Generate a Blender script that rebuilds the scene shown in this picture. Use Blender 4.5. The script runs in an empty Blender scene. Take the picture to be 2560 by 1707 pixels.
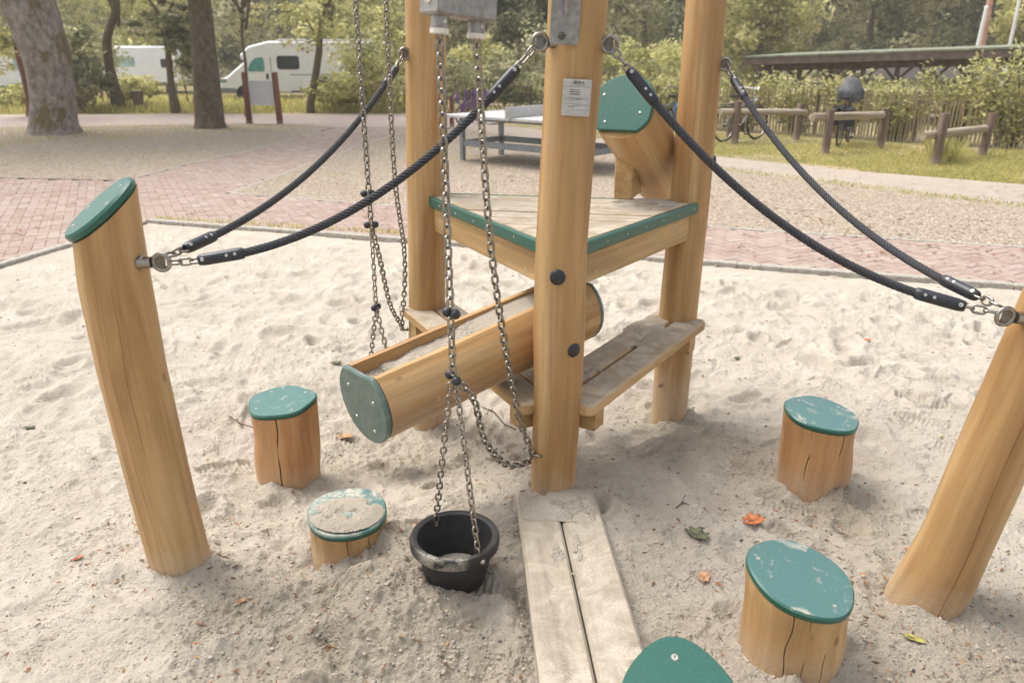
import bpy, math, random
import numpy as np
from mathutils import Vector, Matrix, Quaternion
random.seed(7); RS = np.random.RandomState(11)
R = math.radians
sc = bpy.context.scene
COL = sc.collection
# ------------------------------------------------------------------ camera, world, sun, exposure
F_PX, PITCH, CAM_H = 1900.0, R(20.3), 1.6
cd = bpy.data.cameras.new('camera'); cam = bpy.data.objects.new('camera', cd); COL.objects.link(cam)
cam.location = (0, 0, CAM_H); cam.rotation_euler = (R(90) - PITCH, 0, 0)
cd.sensor_width = 36; cd.lens = F_PX / 2560 * 36; cd.clip_end = 600; cd.clip_start = 0.05
cd.dof.use_dof = True; cd.dof.focus_distance = 2.75; cd.dof.aperture_fstop = 3.6
sc.camera = cam
SUN_EL, SUN_AZ = R(62), R(-60)           # azimuth from +Y towards +X
w = bpy.data.worlds.new('World'); sc.world = w; w.use_nodes = True
nt = w.node_tree; nt.nodes.clear()
sky = nt.nodes.new('ShaderNodeTexSky'); sky.sky_type = 'NISHITA'; sky.sun_disc = False
sky.sun_elevation = SUN_EL; sky.sun_rotation = SUN_AZ; sky.dust_density = 4.0; sky.air_density = 1.0
hs = nt.nodes.new('ShaderNodeHueSaturation'); hs.inputs['Saturation'].default_value = 0.36
bgd = nt.nodes.new('ShaderNodeBackground'); bgd.inputs['Strength'].default_value = 0.15
wo = nt.nodes.new('ShaderNodeOutputWorld')
nt.links.new(sky.outputs[0], hs.inputs['Color']); nt.links.new(hs.outputs[0], bgd.inputs[0]); nt.links.new(bgd.outputs[0], wo.inputs[0])
sd = bpy.data.lights.new('sun', 'SUN'); sd.energy = 1.4; sd.angle = R(32); sd.color = (1.0, 0.975, 0.94)
sun = bpy.data.objects.new('sun', sd); COL.objects.link(sun)
sdir = Vector((math.sin(SUN_AZ) * math.cos(SUN_EL), math.cos(SUN_AZ) * math.cos(SUN_EL), math.sin(SUN_EL)))
sun.rotation_euler = sdir.to_track_quat('Z', 'Y').to_euler(); sun.location = (0, 0, 12)
vs = sc.view_settings; vs.view_transform = 'Standard'; vs.look = 'None'; vs.gamma = 1.0; vs.exposure = 1.02
try: vs.use_curve_mapping = False
except Exception: pass

# ------------------------------------------------------------------ photo pixel -> point helpers
_c, _s = math.cos(PITCH), math.sin(PITCH)
def ray(x, y):
    u, v = (x - 1280) / F_PX, (853.5 - y) / F_PX
    return Vector((u, _c + v * _s, -_s + v * _c))
def PY(x, y, Y):                       # point on the pixel's ray at forward distance Y
    d = ray(x, y); t = Y / d.y
    return Vector((d.x * t, Y, CAM_H + d.z * t))
def PZ(x, y, z=0.0):                   # point on the pixel's ray at height z
    d = ray(x, y); t = (z - CAM_H) / d.z
    return Vector((d.x * t, d.y * t, z))
def proj(p):
    q = Vector(p) - Vector((0, 0, CAM_H))
    dep = q.y * _c - q.z * _s
    return 1280 + F_PX * q.x / dep, 853.5 - F_PX * (q.y * _s + q.z * _c) / dep, dep

# ------------------------------------------------------------------ numpy noise
class VN:
    def __init__(s, seed): s.t = np.random.RandomState(seed).rand(256, 256)
    def __call__(s, x, y):
        xi = np.floor(x).astype(int); yi = np.floor(y).astype(int); fx = x - xi; fy = y - yi
        fx = fx * fx * (3 - 2 * fx); fy = fy * fy * (3 - 2 * fy); t = s.t
        a = t[xi & 255, yi & 255]; b = t[(xi + 1) & 255, yi & 255]; c = t[xi & 255, (yi + 1) & 255]; d = t[(xi + 1) & 255, (yi + 1) & 255]
        return (a * (1 - fx) + b * fx) * (1 - fy) + (c * (1 - fx) + d * fx) * fy - 0.5
def fbm(n, x, y, o=4, g=0.5):
    r = 0; a = 1.0
    for i in range(o):
        r = r + a * n(x * 2 ** i + 17.3 * i, y * 2 ** i - 9.1 * i); a *= g
    return r

# ------------------------------------------------------------------ materials
def lin(c):
    return tuple(((v / 255) / 12.92 if v / 255 <= 0.04045 else ((v / 255 + 0.055) / 1.055) ** 2.4) for v in c) + (1.0,)
class NT:
    def __init__(s, name):
        s.m = bpy.data.materials.new(name); s.m.use_nodes = True; s.t = s.m.node_tree; s.t.nodes.clear()
        s.out = s.n('ShaderNodeOutputMaterial'); s.b = s.n('ShaderNodeBsdfPrincipled'); s.l(s.b.outputs[0], s.out.inputs[0])
    def n(s, k, **kw):
        nd = s.t.nodes.new(k)
        for a, v in kw.items(): setattr(nd, a, v)
        return nd
    def l(s, a, b): s.t.links.new(a, b)
    def attr(s, name): return s.n('ShaderNodeAttribute', attribute_name=name)
    def obj(s): return s.n('ShaderNodeTexCoord').outputs['Object']
    def mapv(s, vec, sx, sy, sz):
        m = s.n('ShaderNodeMapping'); s.l(vec, m.inputs[0]); m.inputs['Scale'].default_value = (sx, sy, sz); return m.outputs[0]
    def noise(s, vec, scale, detail=4, rough=0.55, dist=0):
        n = s.n('ShaderNodeTexNoise'); s.l(vec, n.inputs['Vector']); n.inputs['Scale'].default_value = scale
        n.inputs['Detail'].default_value = detail; n.inputs['Roughness'].default_value = rough; n.inputs['Distortion'].default_value = dist
        return n.outputs['Fac']
    def ramp(s, fac, stops):
        r = s.n('ShaderNodeValToRGB'); s.l(fac, r.inputs[0]); e = r.color_ramp.elements
        while len(e) < len(stops): e.new(0.5)
        for i, (p, c) in enumerate(stops):
            e[i].position = p; e[i].color = c if len(c) == 4 else lin(c)
        return r.outputs[0]
    def mask(s, fac, a, b):
        r = s.n('ShaderNodeMapRange'); s.l(fac, r.inputs[0]); r.inputs[1].default_value = a; r.inputs[2].default_value = b; return r.outputs[0]
    def mix(s, fac, a, b, mode='MIX'):
        m = s.n('ShaderNodeMix', data_type='RGBA', blend_type=mode)
        for k, v in ((0, fac), (6, a), (7, b)):
            if hasattr(v, 'is_linked'): s.l(v, m.inputs[k])
            else: m.inputs[k].default_value = v
        return m.outputs[2]
    def math(s, op, a, b=None):
        m = s.n('ShaderNodeMath', operation=op)
        for k, v in ((0, a), (1, b)):
            if v is None: continue
            if hasattr(v, 'is_linked'): s.l(v, m.inputs[k])
            else: m.inputs[k].default_value = v
        return m.outputs[0]
    def up(s, a, b):
        g = s.n('ShaderNodeNewGeometry'); x = s.n('ShaderNodeSeparateXYZ'); s.l(g.outputs['Normal'], x.inputs[0]); return s.mask(x.outputs[2], a, b)
    def col(s, c): s.l(c, s.b.inputs['Base Color']) if hasattr(c, 'is_linked') else setattr(s.b.inputs['Base Color'], 'default_value', c)
    def rough(s, v): s.l(v, s.b.inputs['Roughness']) if hasattr(v, 'is_linked') else setattr(s.b.inputs['Roughness'], 'default_value', v)
    def bump(s, h, strength, dist=0.01):
        b = s.n('ShaderNodeBump'); s.l(h, b.inputs['Height']); b.inputs['Strength'].default_value = strength; b.inputs['Distance'].default_value = dist
        s.l(b.outputs[0], s.b.inputs['Normal'])
M = {}
SAND = (194, 183, 166)
def wood(name, dark, mid, light, sandy=0.0, streak=0.5, rough=0.55, worn=0.0):
    s = NT(name); g = s.attr('gc').outputs['Vector']
    fine = s.noise(s.mapv(g, 60, 60, 2.2), 1.0, 6, 0.6, 0.3)
    broad = s.noise(s.mapv(g, 11, 11, 0.9), 1.0, 3, 0.5, 0.6)
    blot = s.noise(s.mapv(g, 5, 5, 2.5), 1.0, 3)
    c = s.ramp(broad, [(0.28, dark), (0.5, mid), (0.72, light)])
    c = s.mix(s.math('MULTIPLY', s.mask(fine, 0.45, 0.72), 0.30), c, lin(tuple(int(v * 0.72) for v in dark)))
    c = s.mix(s.math('MULTIPLY', s.mask(blot, 0.52, 0.72), 0.38 * streak * 2), c, lin(tuple(int(v * 0.84) for v in mid)))
    vor = s.n('ShaderNodeTexVoronoi'); s.l(s.mapv(g, 6.5, 6.5, 3.2), vor.inputs[0]); vor.inputs['Scale'].default_value = 1.0
    c = s.mix(s.math('MULTIPLY', s.mask(vor.outputs['Distance'], 0.075, 0.03), 0.55), c, lin(tuple(int(v * 0.5) for v in dark)))
    fib = s.noise(s.mapv(g, 260, 260, 9), 1.0, 3, 0.7)
    c = s.mix(s.math('MULTIPLY', s.mask(fib, 0.58, 0.72), 0.24), c, lin(tuple(int(v * 0.6) for v in dark)))
    if worn > 0: c = s.mix(s.math('MULTIPLY', s.math('MULTIPLY', s.up(.5, .9), s.mask(s.noise(s.mapv(g, 14, 14, 3), 1.0, 4, .6), -.1, .45)), worn), c, lin((150, 139, 121)))
    if sandy > 0:
        o = s.obj()
        sm = s.math('MULTIPLY', s.mask(s.noise(o, 7, 5, 0.65, 1.2), 0.62 - sandy * 0.3, 0.70 - sandy * 0.12), s.up(0.5, 0.9))
        sp = s.mask(s.noise(o, 220, 3, 0.7), 0.34, 0.56)
        sm = s.math('MULTIPLY', sm, sp); c = s.mix(s.math('MULTIPLY', sm, 0.88), c, lin(SAND))
    o2 = s.obj(); xz = s.n('ShaderNodeSeparateXYZ'); s.l(o2, xz.inputs[0])
    sp2 = s.math('MULTIPLY', s.mask(s.math('ADD', xz.outputs[2], s.math('MULTIPLY', s.noise(o2, 16, 5, .7), -.16)), .05, -.07), s.mask(s.noise(o2, 240, 3, .7), .36, .58))
    grime = s.math('MULTIPLY', s.mask(s.noise(s.mapv(g, 3, 3, 1.2), 1.0, 6, .75, 1.0), .55, .75), .22)
    c = s.mix(grime, c, lin((134, 116, 90))); c = s.mix(s.math('MULTIPLY', sp2, .5), c, lin(SAND))
    s.col(c); s.rough(rough); s.b.inputs['Specular IOR Level'].default_value = 0.35
    s.bump(s.math('ADD', fine, s.math('MULTIPLY', fib, 0.5)), 0.22, 0.004); M[name] = s.m
wood('wood', (150, 110, 66), (180, 142, 93), (198, 166, 119))
wood('wood_red', (150, 104, 64), (180, 134, 88), (198, 158, 110))
wood('wood_grey', (122, 110, 93), (150, 138, 119), (168, 156, 138), sandy=0.62, streak=0.7, rough=0.75)
wood('wood_beam', (156, 122, 76), (186, 152, 102), (204, 174, 126), sandy=.3, streak=0.8)
wood('wood_bench', (156, 122, 78), (186, 152, 104), (204, 174, 128), sandy=.66, streak=.7, rough=.75, worn=.85)
wood('wood_old', (92, 74, 60), (122, 102, 86), (146, 128, 110), rough=0.8)
wood('wood_rail', (134, 118, 98), (166, 150, 128), (188, 174, 152), rough=0.8)
wood('wood_stake', (88, 52, 38), (116, 72, 52), (138, 92, 68), rough=0.8)
wood('wood_pale', (116, 100, 74), (146, 130, 98), (172, 156, 120), rough=0.8)
def plain(name, rgb, rough=0.5, metal=0.0, var=0.06, scale=40, bump=0.0, spec=0.5):
    s = NT(name); o = s.obj(); n = s.noise(o, scale, 4)
    c = lin(rgb); a = tuple(min(1, v * (1 + 2.5 * var)) for v in c[:3]) + (1,); b = tuple(v * (1 - 2.5 * var) for v in c[:3]) + (1,)
    s.col(s.ramp(n, [(0.3, b), (0.7, a)])); s.rough(rough); s.b.inputs['Metallic'].default_value = metal; s.b.inputs['Specular IOR Level'].default_value = spec
    if bump: s.bump(n, bump, 0.003)
    M[name] = s.m
def greenmat(name, dust, painted_sheen=0.0):
    s = NT(name); o = s.obj()
    c = s.ramp(s.noise(o, 260, 2), [(0.35, (26, 78, 63)), (0.65, (36, 92, 76))])
    c = s.mix(s.math('MULTIPLY', s.mask(s.noise(o, 22, 5, .7), .2, .6), painted_sheen), c, lin((128, 134, 128)))  # patchy grey painted in for the angled reflection on the trough ends
    scr = s.math('MULTIPLY', s.mask(s.noise(s.mapv(o, 6, 90, 30), 1.0, 3, .6, .4), .62, .70), .10)
    c = s.mix(scr, c, lin((120, 150, 140)))
    sm = s.math('MULTIPLY', s.mask(s.noise(o, 9, 6, 0.7, 1.5), 0.70 - dust * 0.32, 0.80 - dust * 0.25), s.up(0.55, 0.9))
    sm = s.math('MULTIPLY', sm, s.mask(s.noise(o, 160, 3, 0.7), 0.30, 0.5))
    sky_sheen = s.math('MULTIPLY', s.up(0.6, 0.95), 0.04 + 0.36 * min(dust, .45))
    c = s.mix(sky_sheen, c, lin((150, 178, 186)))  # pale blue sky reflection painted onto upward faces, scaled along with the dust
    s.col(s.mix(s.math('MULTIPLY', sm, 0.92), c, lin(SAND))); s.rough(s.mask(sm, -0.8, 1.0)); s.b.inputs['Roughness'].default_value = 0.4
    r = s.n('ShaderNodeMapRange'); s.l(sm, r.inputs[0]); r.inputs[3].default_value = 0.36; r.inputs[4].default_value = 0.95; s.rough(r.outputs[0])
    s.bump(s.noise(o, 420, 2), 0.12, 0.002); M[name] = s.m
greenmat('green', 0.0); greenmat('green_sheen', 0.05, .62); greenmat('green_dust', 0.42); greenmat('green_sandy', 0.85); greenmat('green_light', 0.5)
plain('steel', (150, 144, 134), 0.32, 1.0, 0.10, 90)
plain('steel_dark', (116, 111, 104), 0.36, 1.0, 0.12, 90)
plain('galv', (150, 147, 142), 0.5, 0.6, 0.09, 55, 0.05)
plain('alu', (198, 195, 188), 0.42, 0.8, 0.05, 30)
plain('nylon', (214, 208, 196), 0.5, 0, 0.03)
plain('black', (40, 41, 44), 0.42, 0, 0.10, 120)
plain('rubber', (36, 35, 34), 0.6, 0, 0.18, 60, 0.1)
plain('ink', (30, 28, 26), 0.6)
plain('rivet', (208, 202, 192), 0.3, 0.9)
plain('dark', (24, 20, 16), 0.9)
plain('ropemat', (56, 56, 58), 0.75, 0, 0.2, 300, 0.3)
plain('white_body', (236, 236, 237), 0.35, 0, 0.02, 3)
plain('glass_dark', (52, 56, 58), 0.12, 0, 0.1, 3)
plain('glass_teal', (84, 160, 150), 0.25, 0, 0.12, 4)
plain('glass_pale', (150, 176, 172), 0.15, 0, 0.25, 2)
plain('trim_grey', (120, 122, 122), 0.5)
plain('tyre', (30, 30, 30), 0.8)
plain('panel_grey', (206, 204, 202), 0.5, 0.0, 0.02, 4)
plain('concrete', (160, 153, 141), 0.85, 0, 0.12, 30, 0.3)
plain('table_top', (182, 180, 175), 0.6, 0, 0.05, 20)
plain('table_leg', (132, 136, 138), 0.55, 0.3, 0.08, 20)
plain('bike_blue', (70, 120, 160), 0.4); plain('bike_dark', (44, 48, 54), 0.4); plain('bike_grey', (120, 126, 130), 0.4)
plain('cloth_grey', (86, 87, 88), 0.7, 0, 0.15, 12, 0.3)
plain('cloth_black', (32, 32, 34), 0.8, 0, 0.1, 20)
plain('pole_white', (228, 228, 226), 0.5); plain('pole_pink', (190, 142, 122), 0.7, 0, 0.1, 5)
plain('roof_moss', (122, 124, 104), 0.9, 0, 0.15, 4); plain('roof_wood', (98, 84, 74), 0.85, 0, 0.15, 6)
plain('tarp_grey', (150, 146, 146), 0.7, 0, 0.05, 2)
plain('flower', (116, 76, 130), 0.7, 0, 0.2, 10)
plain('leaf_orange', (172, 100, 56), 0.7, 0, 0.25, 60); plain('leaf_brown', (176, 132, 96), 0.8, 0, 0.2, 60)
plain('leaf_green', (88, 92, 64), 0.7, 0, 0.25, 60); plain('leaf_yellow', (152, 142, 78), 0.7, 0, 0.25, 60)
plain('twig', (84, 66, 50), 0.9, 0, 0.2, 60)
s = NT('litter'); n_ = s.attr('tint').outputs['Fac']
s.col(s.ramp(n_, [(0.0, (70, 58, 46)), (0.35, (120, 82, 52)), (0.6, (150, 92, 54)), (0.85, (104, 98, 60)), (1.0, (178, 132, 82))])); s.rough(0.85); M['litter'] = s.m
s = NT('pebble'); n_ = s.attr('tint').outputs['Fac']
s.col(s.ramp(n_, [(0.0, (182, 170, 154)), (0.9, (152, 139, 122)), (0.94, (118, 110, 102)), (1.0, (84, 80, 78))])); s.rough(0.9); M['pebble'] = s.m
# sand
s = NT('sand'); o = s.obj(); wet = s.attr('wet').outputs['Fac']  # wet: damp dug sand together with painted near-field shade
g1 = s.noise(o, 420, 3, 0.75); g2 = s.noise(o, 3.2, 5, 0.6); g3 = s.noise(o, 70, 4, 0.7)
c = s.ramp(g2, [(0.3, (182, 171, 155)), (0.7, (198, 188, 173))])
c = s.mix(s.math('MULTIPLY', wet, 0.7), c, lin((158, 146, 127)))  # darker tint: damp dug sand, and near-field shade put into the colour
c = s.mix(s.math('MULTIPLY', s.mask(g1, 0.60, 0.70), 0.45), c, lin((120, 104, 84)))
c = s.mix(s.math('MULTIPLY', s.mask(g3, 0.60, 0.72), 0.30), c, lin((150, 132, 110)))
c = s.mix(s.math('MULTIPLY', s.mask(s.noise(o, 1.1, 4), 0.56, 0.7), 0.25), c, lin((176, 158, 134)))
s.col(c); s.rough(0.95); s.b.inputs['Specular IOR Level'].default_value = 0.15
vv = s.n('ShaderNodeTexVoronoi'); s.l(o, vv.inputs[0]); vv.inputs['Scale'].default_value = 95.0
clod = s.math('MULTIPLY', s.mask(vv.outputs['Distance'], 0.55, 0.1), s.mask(s.noise(o, 9, 4, 0.7), 0.45, 0.62))
s.bump(s.math('ADD', s.math('ADD', s.math('MULTIPLY', g1, 0.45), g3), s.math('MULTIPLY', clod, 0.8)), 1.0, 0.009); M['sand'] = s.m
# gravel / grass ground / road
def ground_mat(name, stops, fine=55, speck=None, broad=None, bumpd=0.02, bst=0.6):
    s = NT(name); o = s.obj(); v = s.n('ShaderNodeTexVoronoi'); s.l(o, v.inputs[0]); v.inputs['Scale'].default_value = fine
    c = s.ramp(s.math('ADD', s.math('MULTIPLY', s.noise(o, fine * 1.7, 3, 0.7), 0.6), s.math('MULTIPLY', v.outputs['Color'], 0.4)), stops)
    if broad:
        c = s.mix(s.math('MULTIPLY', s.mask(s.noise(o, broad[1], 5, 0.65), broad[2], broad[3]), broad[4]), c, lin(broad[0]))
    if speck: c = s.mix(s.math('MULTIPLY', s.mask(s.noise(o, fine * 0.45, 2, 0.6), 0.62, 0.72), 0.6), c, lin(speck))
    s.col(c); s.rough(0.95); s.b.inputs['Specular IOR Level'].default_value = 0.15; s.bump(v.outputs['Distance'], bst, bumpd); M[name] = s.m
ground_mat('gravel', [(0.25, (98, 86, 72)), (0.5, (154, 139, 121)), (0.75, (194, 181, 164))], 44, (210, 198, 180), ((150, 140, 86), 0.5, 0.55, 0.75, 0.5))
ground_mat('grassy', [(0.25, (104, 98, 60)), (0.5, (136, 126, 84)), (0.75, (160, 148, 108))], 24, (124, 114, 76), ((172, 152, 126), 0.5, 0.5, 0.6, 0.85))
ground_mat('road', [(0.25, (150, 136, 130)), (0.75, (174, 159, 151))], 30, None, ((178, 160, 146), 0.4, 0.4, 0.7, 0.6), 0.003, 0.3)
ground_mat('greypath', [(0.25, (146, 135, 122)), (0.75, (172, 160, 146))], 18, None, ((176, 160, 142), 0.4, 0.4, 0.7, 0.6), 0.004, 0.4)
ground_mat('joint', [(0.25, (134, 118, 106)), (0.75, (158, 143, 130))], 60)
s = NT('brick'); oi = s.n('ShaderNodeObjectInfo').outputs['Random']; tn = s.attr('tint').outputs['Fac']; o = s.obj()
c = s.ramp(s.math('FRACT', s.math('ADD', s.math('MULTIPLY', oi, 1.0), tn)), [(0.0, (140, 118, 106)), (0.3, (148, 127, 115)), (0.6, (156, 137, 125)), (0.85, (146, 128, 118)), (1.0, (162, 146, 134))])
c = s.mix(s.math('MULTIPLY', s.mask(s.noise(o, 30, 4, 0.7), 0.45, 0.75), 0.45), c, lin((188, 166, 148)))
s.col(c); s.rough(0.9); s.bump(s.noise(o, 160, 3), 0.3, 0.004); M['brick'] = s.m
# bark
def bark(name, a, b, moss, amt):
    s = NT(name); g = s.attr('gc').outputs['Vector']
    n1 = s.noise(s.mapv(g, 9, 9, 5), 1.0, 6, 0.75, 0.4); n2 = s.noise(s.mapv(g, 2.2, 2.2, 1.6), 1.0, 6, 0.7)
    c = s.ramp(n1, [(0.3, a), (0.7, b)]); c = s.mix(s.math('MULTIPLY', s.mask(n2, 0.62 - amt * 0.13, 0.66 - amt * .08), 0.85), c, lin(moss))
    s.col(c); s.rough(0.95); s.bump(n1, 0.8, 0.03); M[name] = s.m
bark('bark_pale', (84, 74, 64), (176, 164, 150), (104, 88, 44), 0.7)
bark('bark_dark', (58, 48, 36), (126, 112, 90), (84, 72, 32), 0.9)
bark('bark_thin', (80, 68, 50), (120, 104, 80), (104, 96, 52), 0.4)
def leafmat(name, stops, tr=0.55):
    s = NT(name); t = s.attr('tint').outputs['Fac']; c = s.ramp(t, stops); s.col(c); s.rough(0.7); s.b.inputs['Specular IOR Level'].default_value = 0.2
    tl = s.n('ShaderNodeBsdfTranslucent'); s.l(c, tl.inputs[0]); mx = s.n('ShaderNodeMixShader'); mx.inputs[0].default_value = tr
    s.l(s.b.outputs[0], mx.inputs[1]); s.l(tl.outputs[0], mx.inputs[2]); s.l(mx.outputs[0], s.out.inputs[0]); M[name] = s.m
leafmat('leaf_olive', [(0.0, (98, 101, 72)), (0.5, (160, 159, 118)), (1.0, (206, 201, 158))])
leafmat('leaf_lime', [(0.0, (132, 132, 78)), (0.5, (190, 186, 122)), (1.0, (220, 213, 156))])
leafmat('leaf_deep', [(0.0, (80, 82, 62)), (0.5, (130, 128, 96)), (1.0, (172, 166, 126))])
leafmat('grass', [(0.0, (156, 152, 86)), (0.5, (194, 186, 114)), (1.0, (220, 209, 146))])

# ------------------------------------------------------------------ mesh building
def frame_from(d, hint=Vector((0, 0, 1))):
    d = Vector(d).normalized()
    if abs(d.dot(hint)) > 0.98: hint = Vector((0, 1, 0)) if abs(d.y) < 0.9 else Vector((1, 0, 0))
    u = hint.cross(d).normalized(); v = d.cross(u).normalized(); return u, v, d
class MB:
    def __init__(s): s.v = []; s.f = []; s.g = []; s.t = []
    def add(s, vs_, fs, g=None, tint=0.5):
        o = len(s.v); s.v += [Vector(p) for p in vs_]; s.f += [tuple(i + o for i in f) for f in fs]
        s.g += list(g) if g else [tuple(p) for p in vs_]; s.t += [tint] * len(vs_); return s
    def prism(s, pts, c, U, V, N, t, ch=0.0, grain=0, tint=0.5):
        # outline pts (u,v), extruded from c to c+N*t with chamfered rims
        n = len(pts); cx = sum(p[0] for p in pts) / n; cy = sum(p[1] for p in pts) / n
        def ins(a):
            r = []
            for i in range(n):
                p0, p1, p2 = pts[i - 1], pts[i], pts[(i + 1) % n]
                e1 = Vector((p1[0] - p0[0], p1[1] - p0[1])); e2 = Vector((p2[0] - p1[0], p2[1] - p1[1]))
                if e1.length: e1.normalize()
                if e2.length: e2.normalize()
                nn = Vector((-e1.y - e2.y, e1.x + e2.x)); L = nn.length
                nn = nn / L if L > 1e-6 else Vector((0, 0)); k = max(0.4, nn.dot(Vector((-e1.y, e1.x))))
                r.append((p1[0] + nn.x * a / k, p1[1] + nn.y * a / k))
            return r
        area = sum(pts[i][0] * pts[(i + 1) % n][1] - pts[(i + 1) % n][0] * pts[i][1] for i in range(n))
        sg = 1 if area > 0 else -1
        I = ins(sg * ch) if ch else pts
        rings = [(I, 0), (pts, ch), (pts, t - ch), (I, t)] if ch else [(pts, 0), (pts, t)]
        vs_ = []; g = []
        for P, h in rings:
            for (a, b) in P:
                vs_.append(c + U * a + V * b + N * h)
                q = (a, b, h); g.append((q[1], q[2], q[0]) if grain == 0 else ((q[0], q[2], q[1]) if grain == 1 else q))
        fs = []; m = len(rings)
        for k in range(m - 1):
            for i in range(n):
                j = (i + 1) % n; f = (k * n + i, k * n + j, (k + 1) * n + j, (k + 1) * n + i); fs.append(f if sg > 0 else f[::-1])
        top = tuple(range((m - 1) * n, m * n)); bot = tuple(range(n))[::-1]
        fs.append(top if sg > 0 else top[::-1]); fs.append(bot if sg > 0 else bot[::-1])
        if U.cross(V).dot(N) < 0: fs = [f[::-1] for f in fs]
        return s.add(vs_, fs, g, tint)
    def box(s, c, U, V, N, hx, hy, hz, ch=0.004, tint=0.5, grain=0):
        return s.prism([(-hx, -hy), (hx, -hy), (hx, hy), (-hx, hy)], Vector(c) - N * hz, U, V, N, 2 * hz, min(ch, hx * .6, hy * .6, hz * .6), grain, tint)
    def tube(s, path, rad, n=12, cap=True, s0=0.0, tint=0.5, hint=Vector((0, 0, 1))):
        path = [Vector(p) for p in path]; m = len(path)
        if not hasattr(rad, '__len__'): rad = [rad] * m
        tg = [(path[min(i + 1, m - 1)] - path[max(i - 1, 0)]).normalized() for i in range(m)]
        u, v, _ = frame_from(tg[0], hint); vs_ = []; g = []; L = s0
        for i in range(m):
            if i:
                L += (path[i] - path[i - 1]).length
                u = (u - tg[i] * u.dot(tg[i])).normalized(); v = tg[i].cross(u)
            for k in range(n):
                a = 2 * math.pi * k / n; r = rad[i]
                vs_.append(path[i] + (u * math.cos(a) + v * math.sin(a)) * r); g.append((math.cos(a) * r, math.sin(a) * r, L))
        fs = [(i * n + k, i * n + (k + 1) % n, (i + 1) * n + (k + 1) % n, (i + 1) * n + k) for i in range(m - 1) for k in range(n)]
        if cap: fs += [tuple(range(n))[::-1], tuple(range((m - 1) * n, m * n))]
        return s.add(vs_, fs, g, tint)
    def lathe(s, prof, c, axis=(0, 0, 1), n=20, tint=0.5):
        u, v, d = frame_from(axis); c = Vector(c); m = len(prof); vs_ = []
        for r, h in prof:
            for k in range(n):
                a = 2 * math.pi * k / n; vs_.append(c + d * h + (u * math.cos(a) + v * math.sin(a)) * r)
        fs = [(i * n + k, i * n + (k + 1) % n, (i + 1) * n + (k + 1) % n, (i + 1) * n + k) for i in range(m - 1) for k in range(n)]
        fs += [tuple(range(n))[::-1], tuple(range((m - 1) * n, m * n))]
        return s.add(vs_, fs, None, tint)
    def torus(s, c, axis, Rr, r, n=24, m=8):
        u, v, d = frame_from(axis); c = Vector(c); vs_ = []
        for i in range(n):
            a = 2 * math.pi * i / n; e = u * math.cos(a) + v * math.sin(a)
            for k in range(m):
                b = 2 * math.pi * k / m; vs_.append(c + e * (Rr + r * math.cos(b)) + d * (r * math.sin(b)))
        fs = [(i * m + k, ((i + 1) % n) * m + k, ((i + 1) % n) * m + (k + 1) % m, i * m + (k + 1) % m) for i in range(n) for k in range(m)]
        return s.add(vs_, fs)
    def ball(s, c, r, n=14, m=8):
        return s.lathe([(max(r * math.sin(math.pi * i / m), r * 0.02), -r * math.cos(math.pi * i / m)) for i in range(m + 1)], c, (0, 0, 1), n)
    def link(s, L, W, r, n=20, m=7):
        # stadium link along local z, in the xz plane
        a = (W / 2 - r); h = L / 2 - r - a; path = []
        for i in range(n):
            t = 2 * math.pi * i / n; path.append(Vector((a * math.cos(t), 0, a * math.sin(t) + (h if math.sin(t) > 1e-6 else (-h if math.sin(t) < -1e-6 else (h if i == 0 else h))))))
        pts = []
        for i in range(n // 2 + 1): t = math.pi * i / (n // 2); pts.append(Vector((a * math.cos(t), 0, h + a * math.sin(t))))
        for i in range(n // 2 + 1): t = math.pi + math.pi * i / (n // 2); pts.append(Vector((a * math.cos(t), 0, -h + a * math.sin(t))))
        k = len(pts); vs_ = []
        for i in range(k):
            tg = (pts[(i + 1) % k] - pts[i - 1]).normalized(); nr = Vector((0, 1, 0)).cross(tg)
            for j in range(m):
                b = 2 * math.pi * j / m; vs_.append(pts[i] + (nr * math.cos(b) + Vector((0, 1, 0)) * math.sin(b)) * r)
        fs = [(i * m + j, i * m + (j + 1) % m, ((i + 1) % k) * m + (j + 1) % m, ((i + 1) % k) * m + j) for i in range(k) for j in range(m)]
        return s.add(vs_, fs)
    def mesh(s, name, org, smooth):
        me = bpy.data.meshes.new(name); me.from_pydata([tuple(p - org) for p in s.v], [], s.f)
        a = me.attributes.new('gc', 'FLOAT_VECTOR', 'POINT'); a.data.foreach_set('vector', np.array(s.g, dtype=np.float32).ravel())
        t = me.attributes.new('tint', 'FLOAT', 'POINT'); t.data.foreach_set('value', np.array(s.t, dtype=np.float32))
        if smooth is not None:
            me.polygons.foreach_set('use_smooth', [True] * len(me.polygons))
            if smooth < 180:
                try: me.set_sharp_from_angle(angle=R(smooth))
                except Exception: pass
        me.update(); return me
ORG = {}
def org(o): return ORG.get(o.name, Vector((0, 0, 0)))
def thing(name, label, cat, loc=(0, 0, 0), group=None):
    o = bpy.data.objects.new(name, None); COL.objects.link(o); o.empty_display_size = 0.05; o.location = loc; ORG[o.name] = Vector(loc)
    return tag(o, label, cat, group)
def tag(o, label=None, cat=None, group=None, kind=None):
    for k, v in (('label', label), ('category', cat), ('group', group), ('kind', kind)):
        if v: o[k] = v
    return o
def obj(name, mb, mat, par=None, smooth=35, label=None):
    og = org(par) if par else Vector((0, 0, 0))
    o = bpy.data.objects.new(name, mb.mesh(name, og, smooth) if isinstance(mb, MB) else mb); COL.objects.link(o)
    if mat: o.data.materials.append(M[mat])
    if par: o.parent = par; ORG[o.name] = og
    if label: o['label'] = label
    return o
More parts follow.
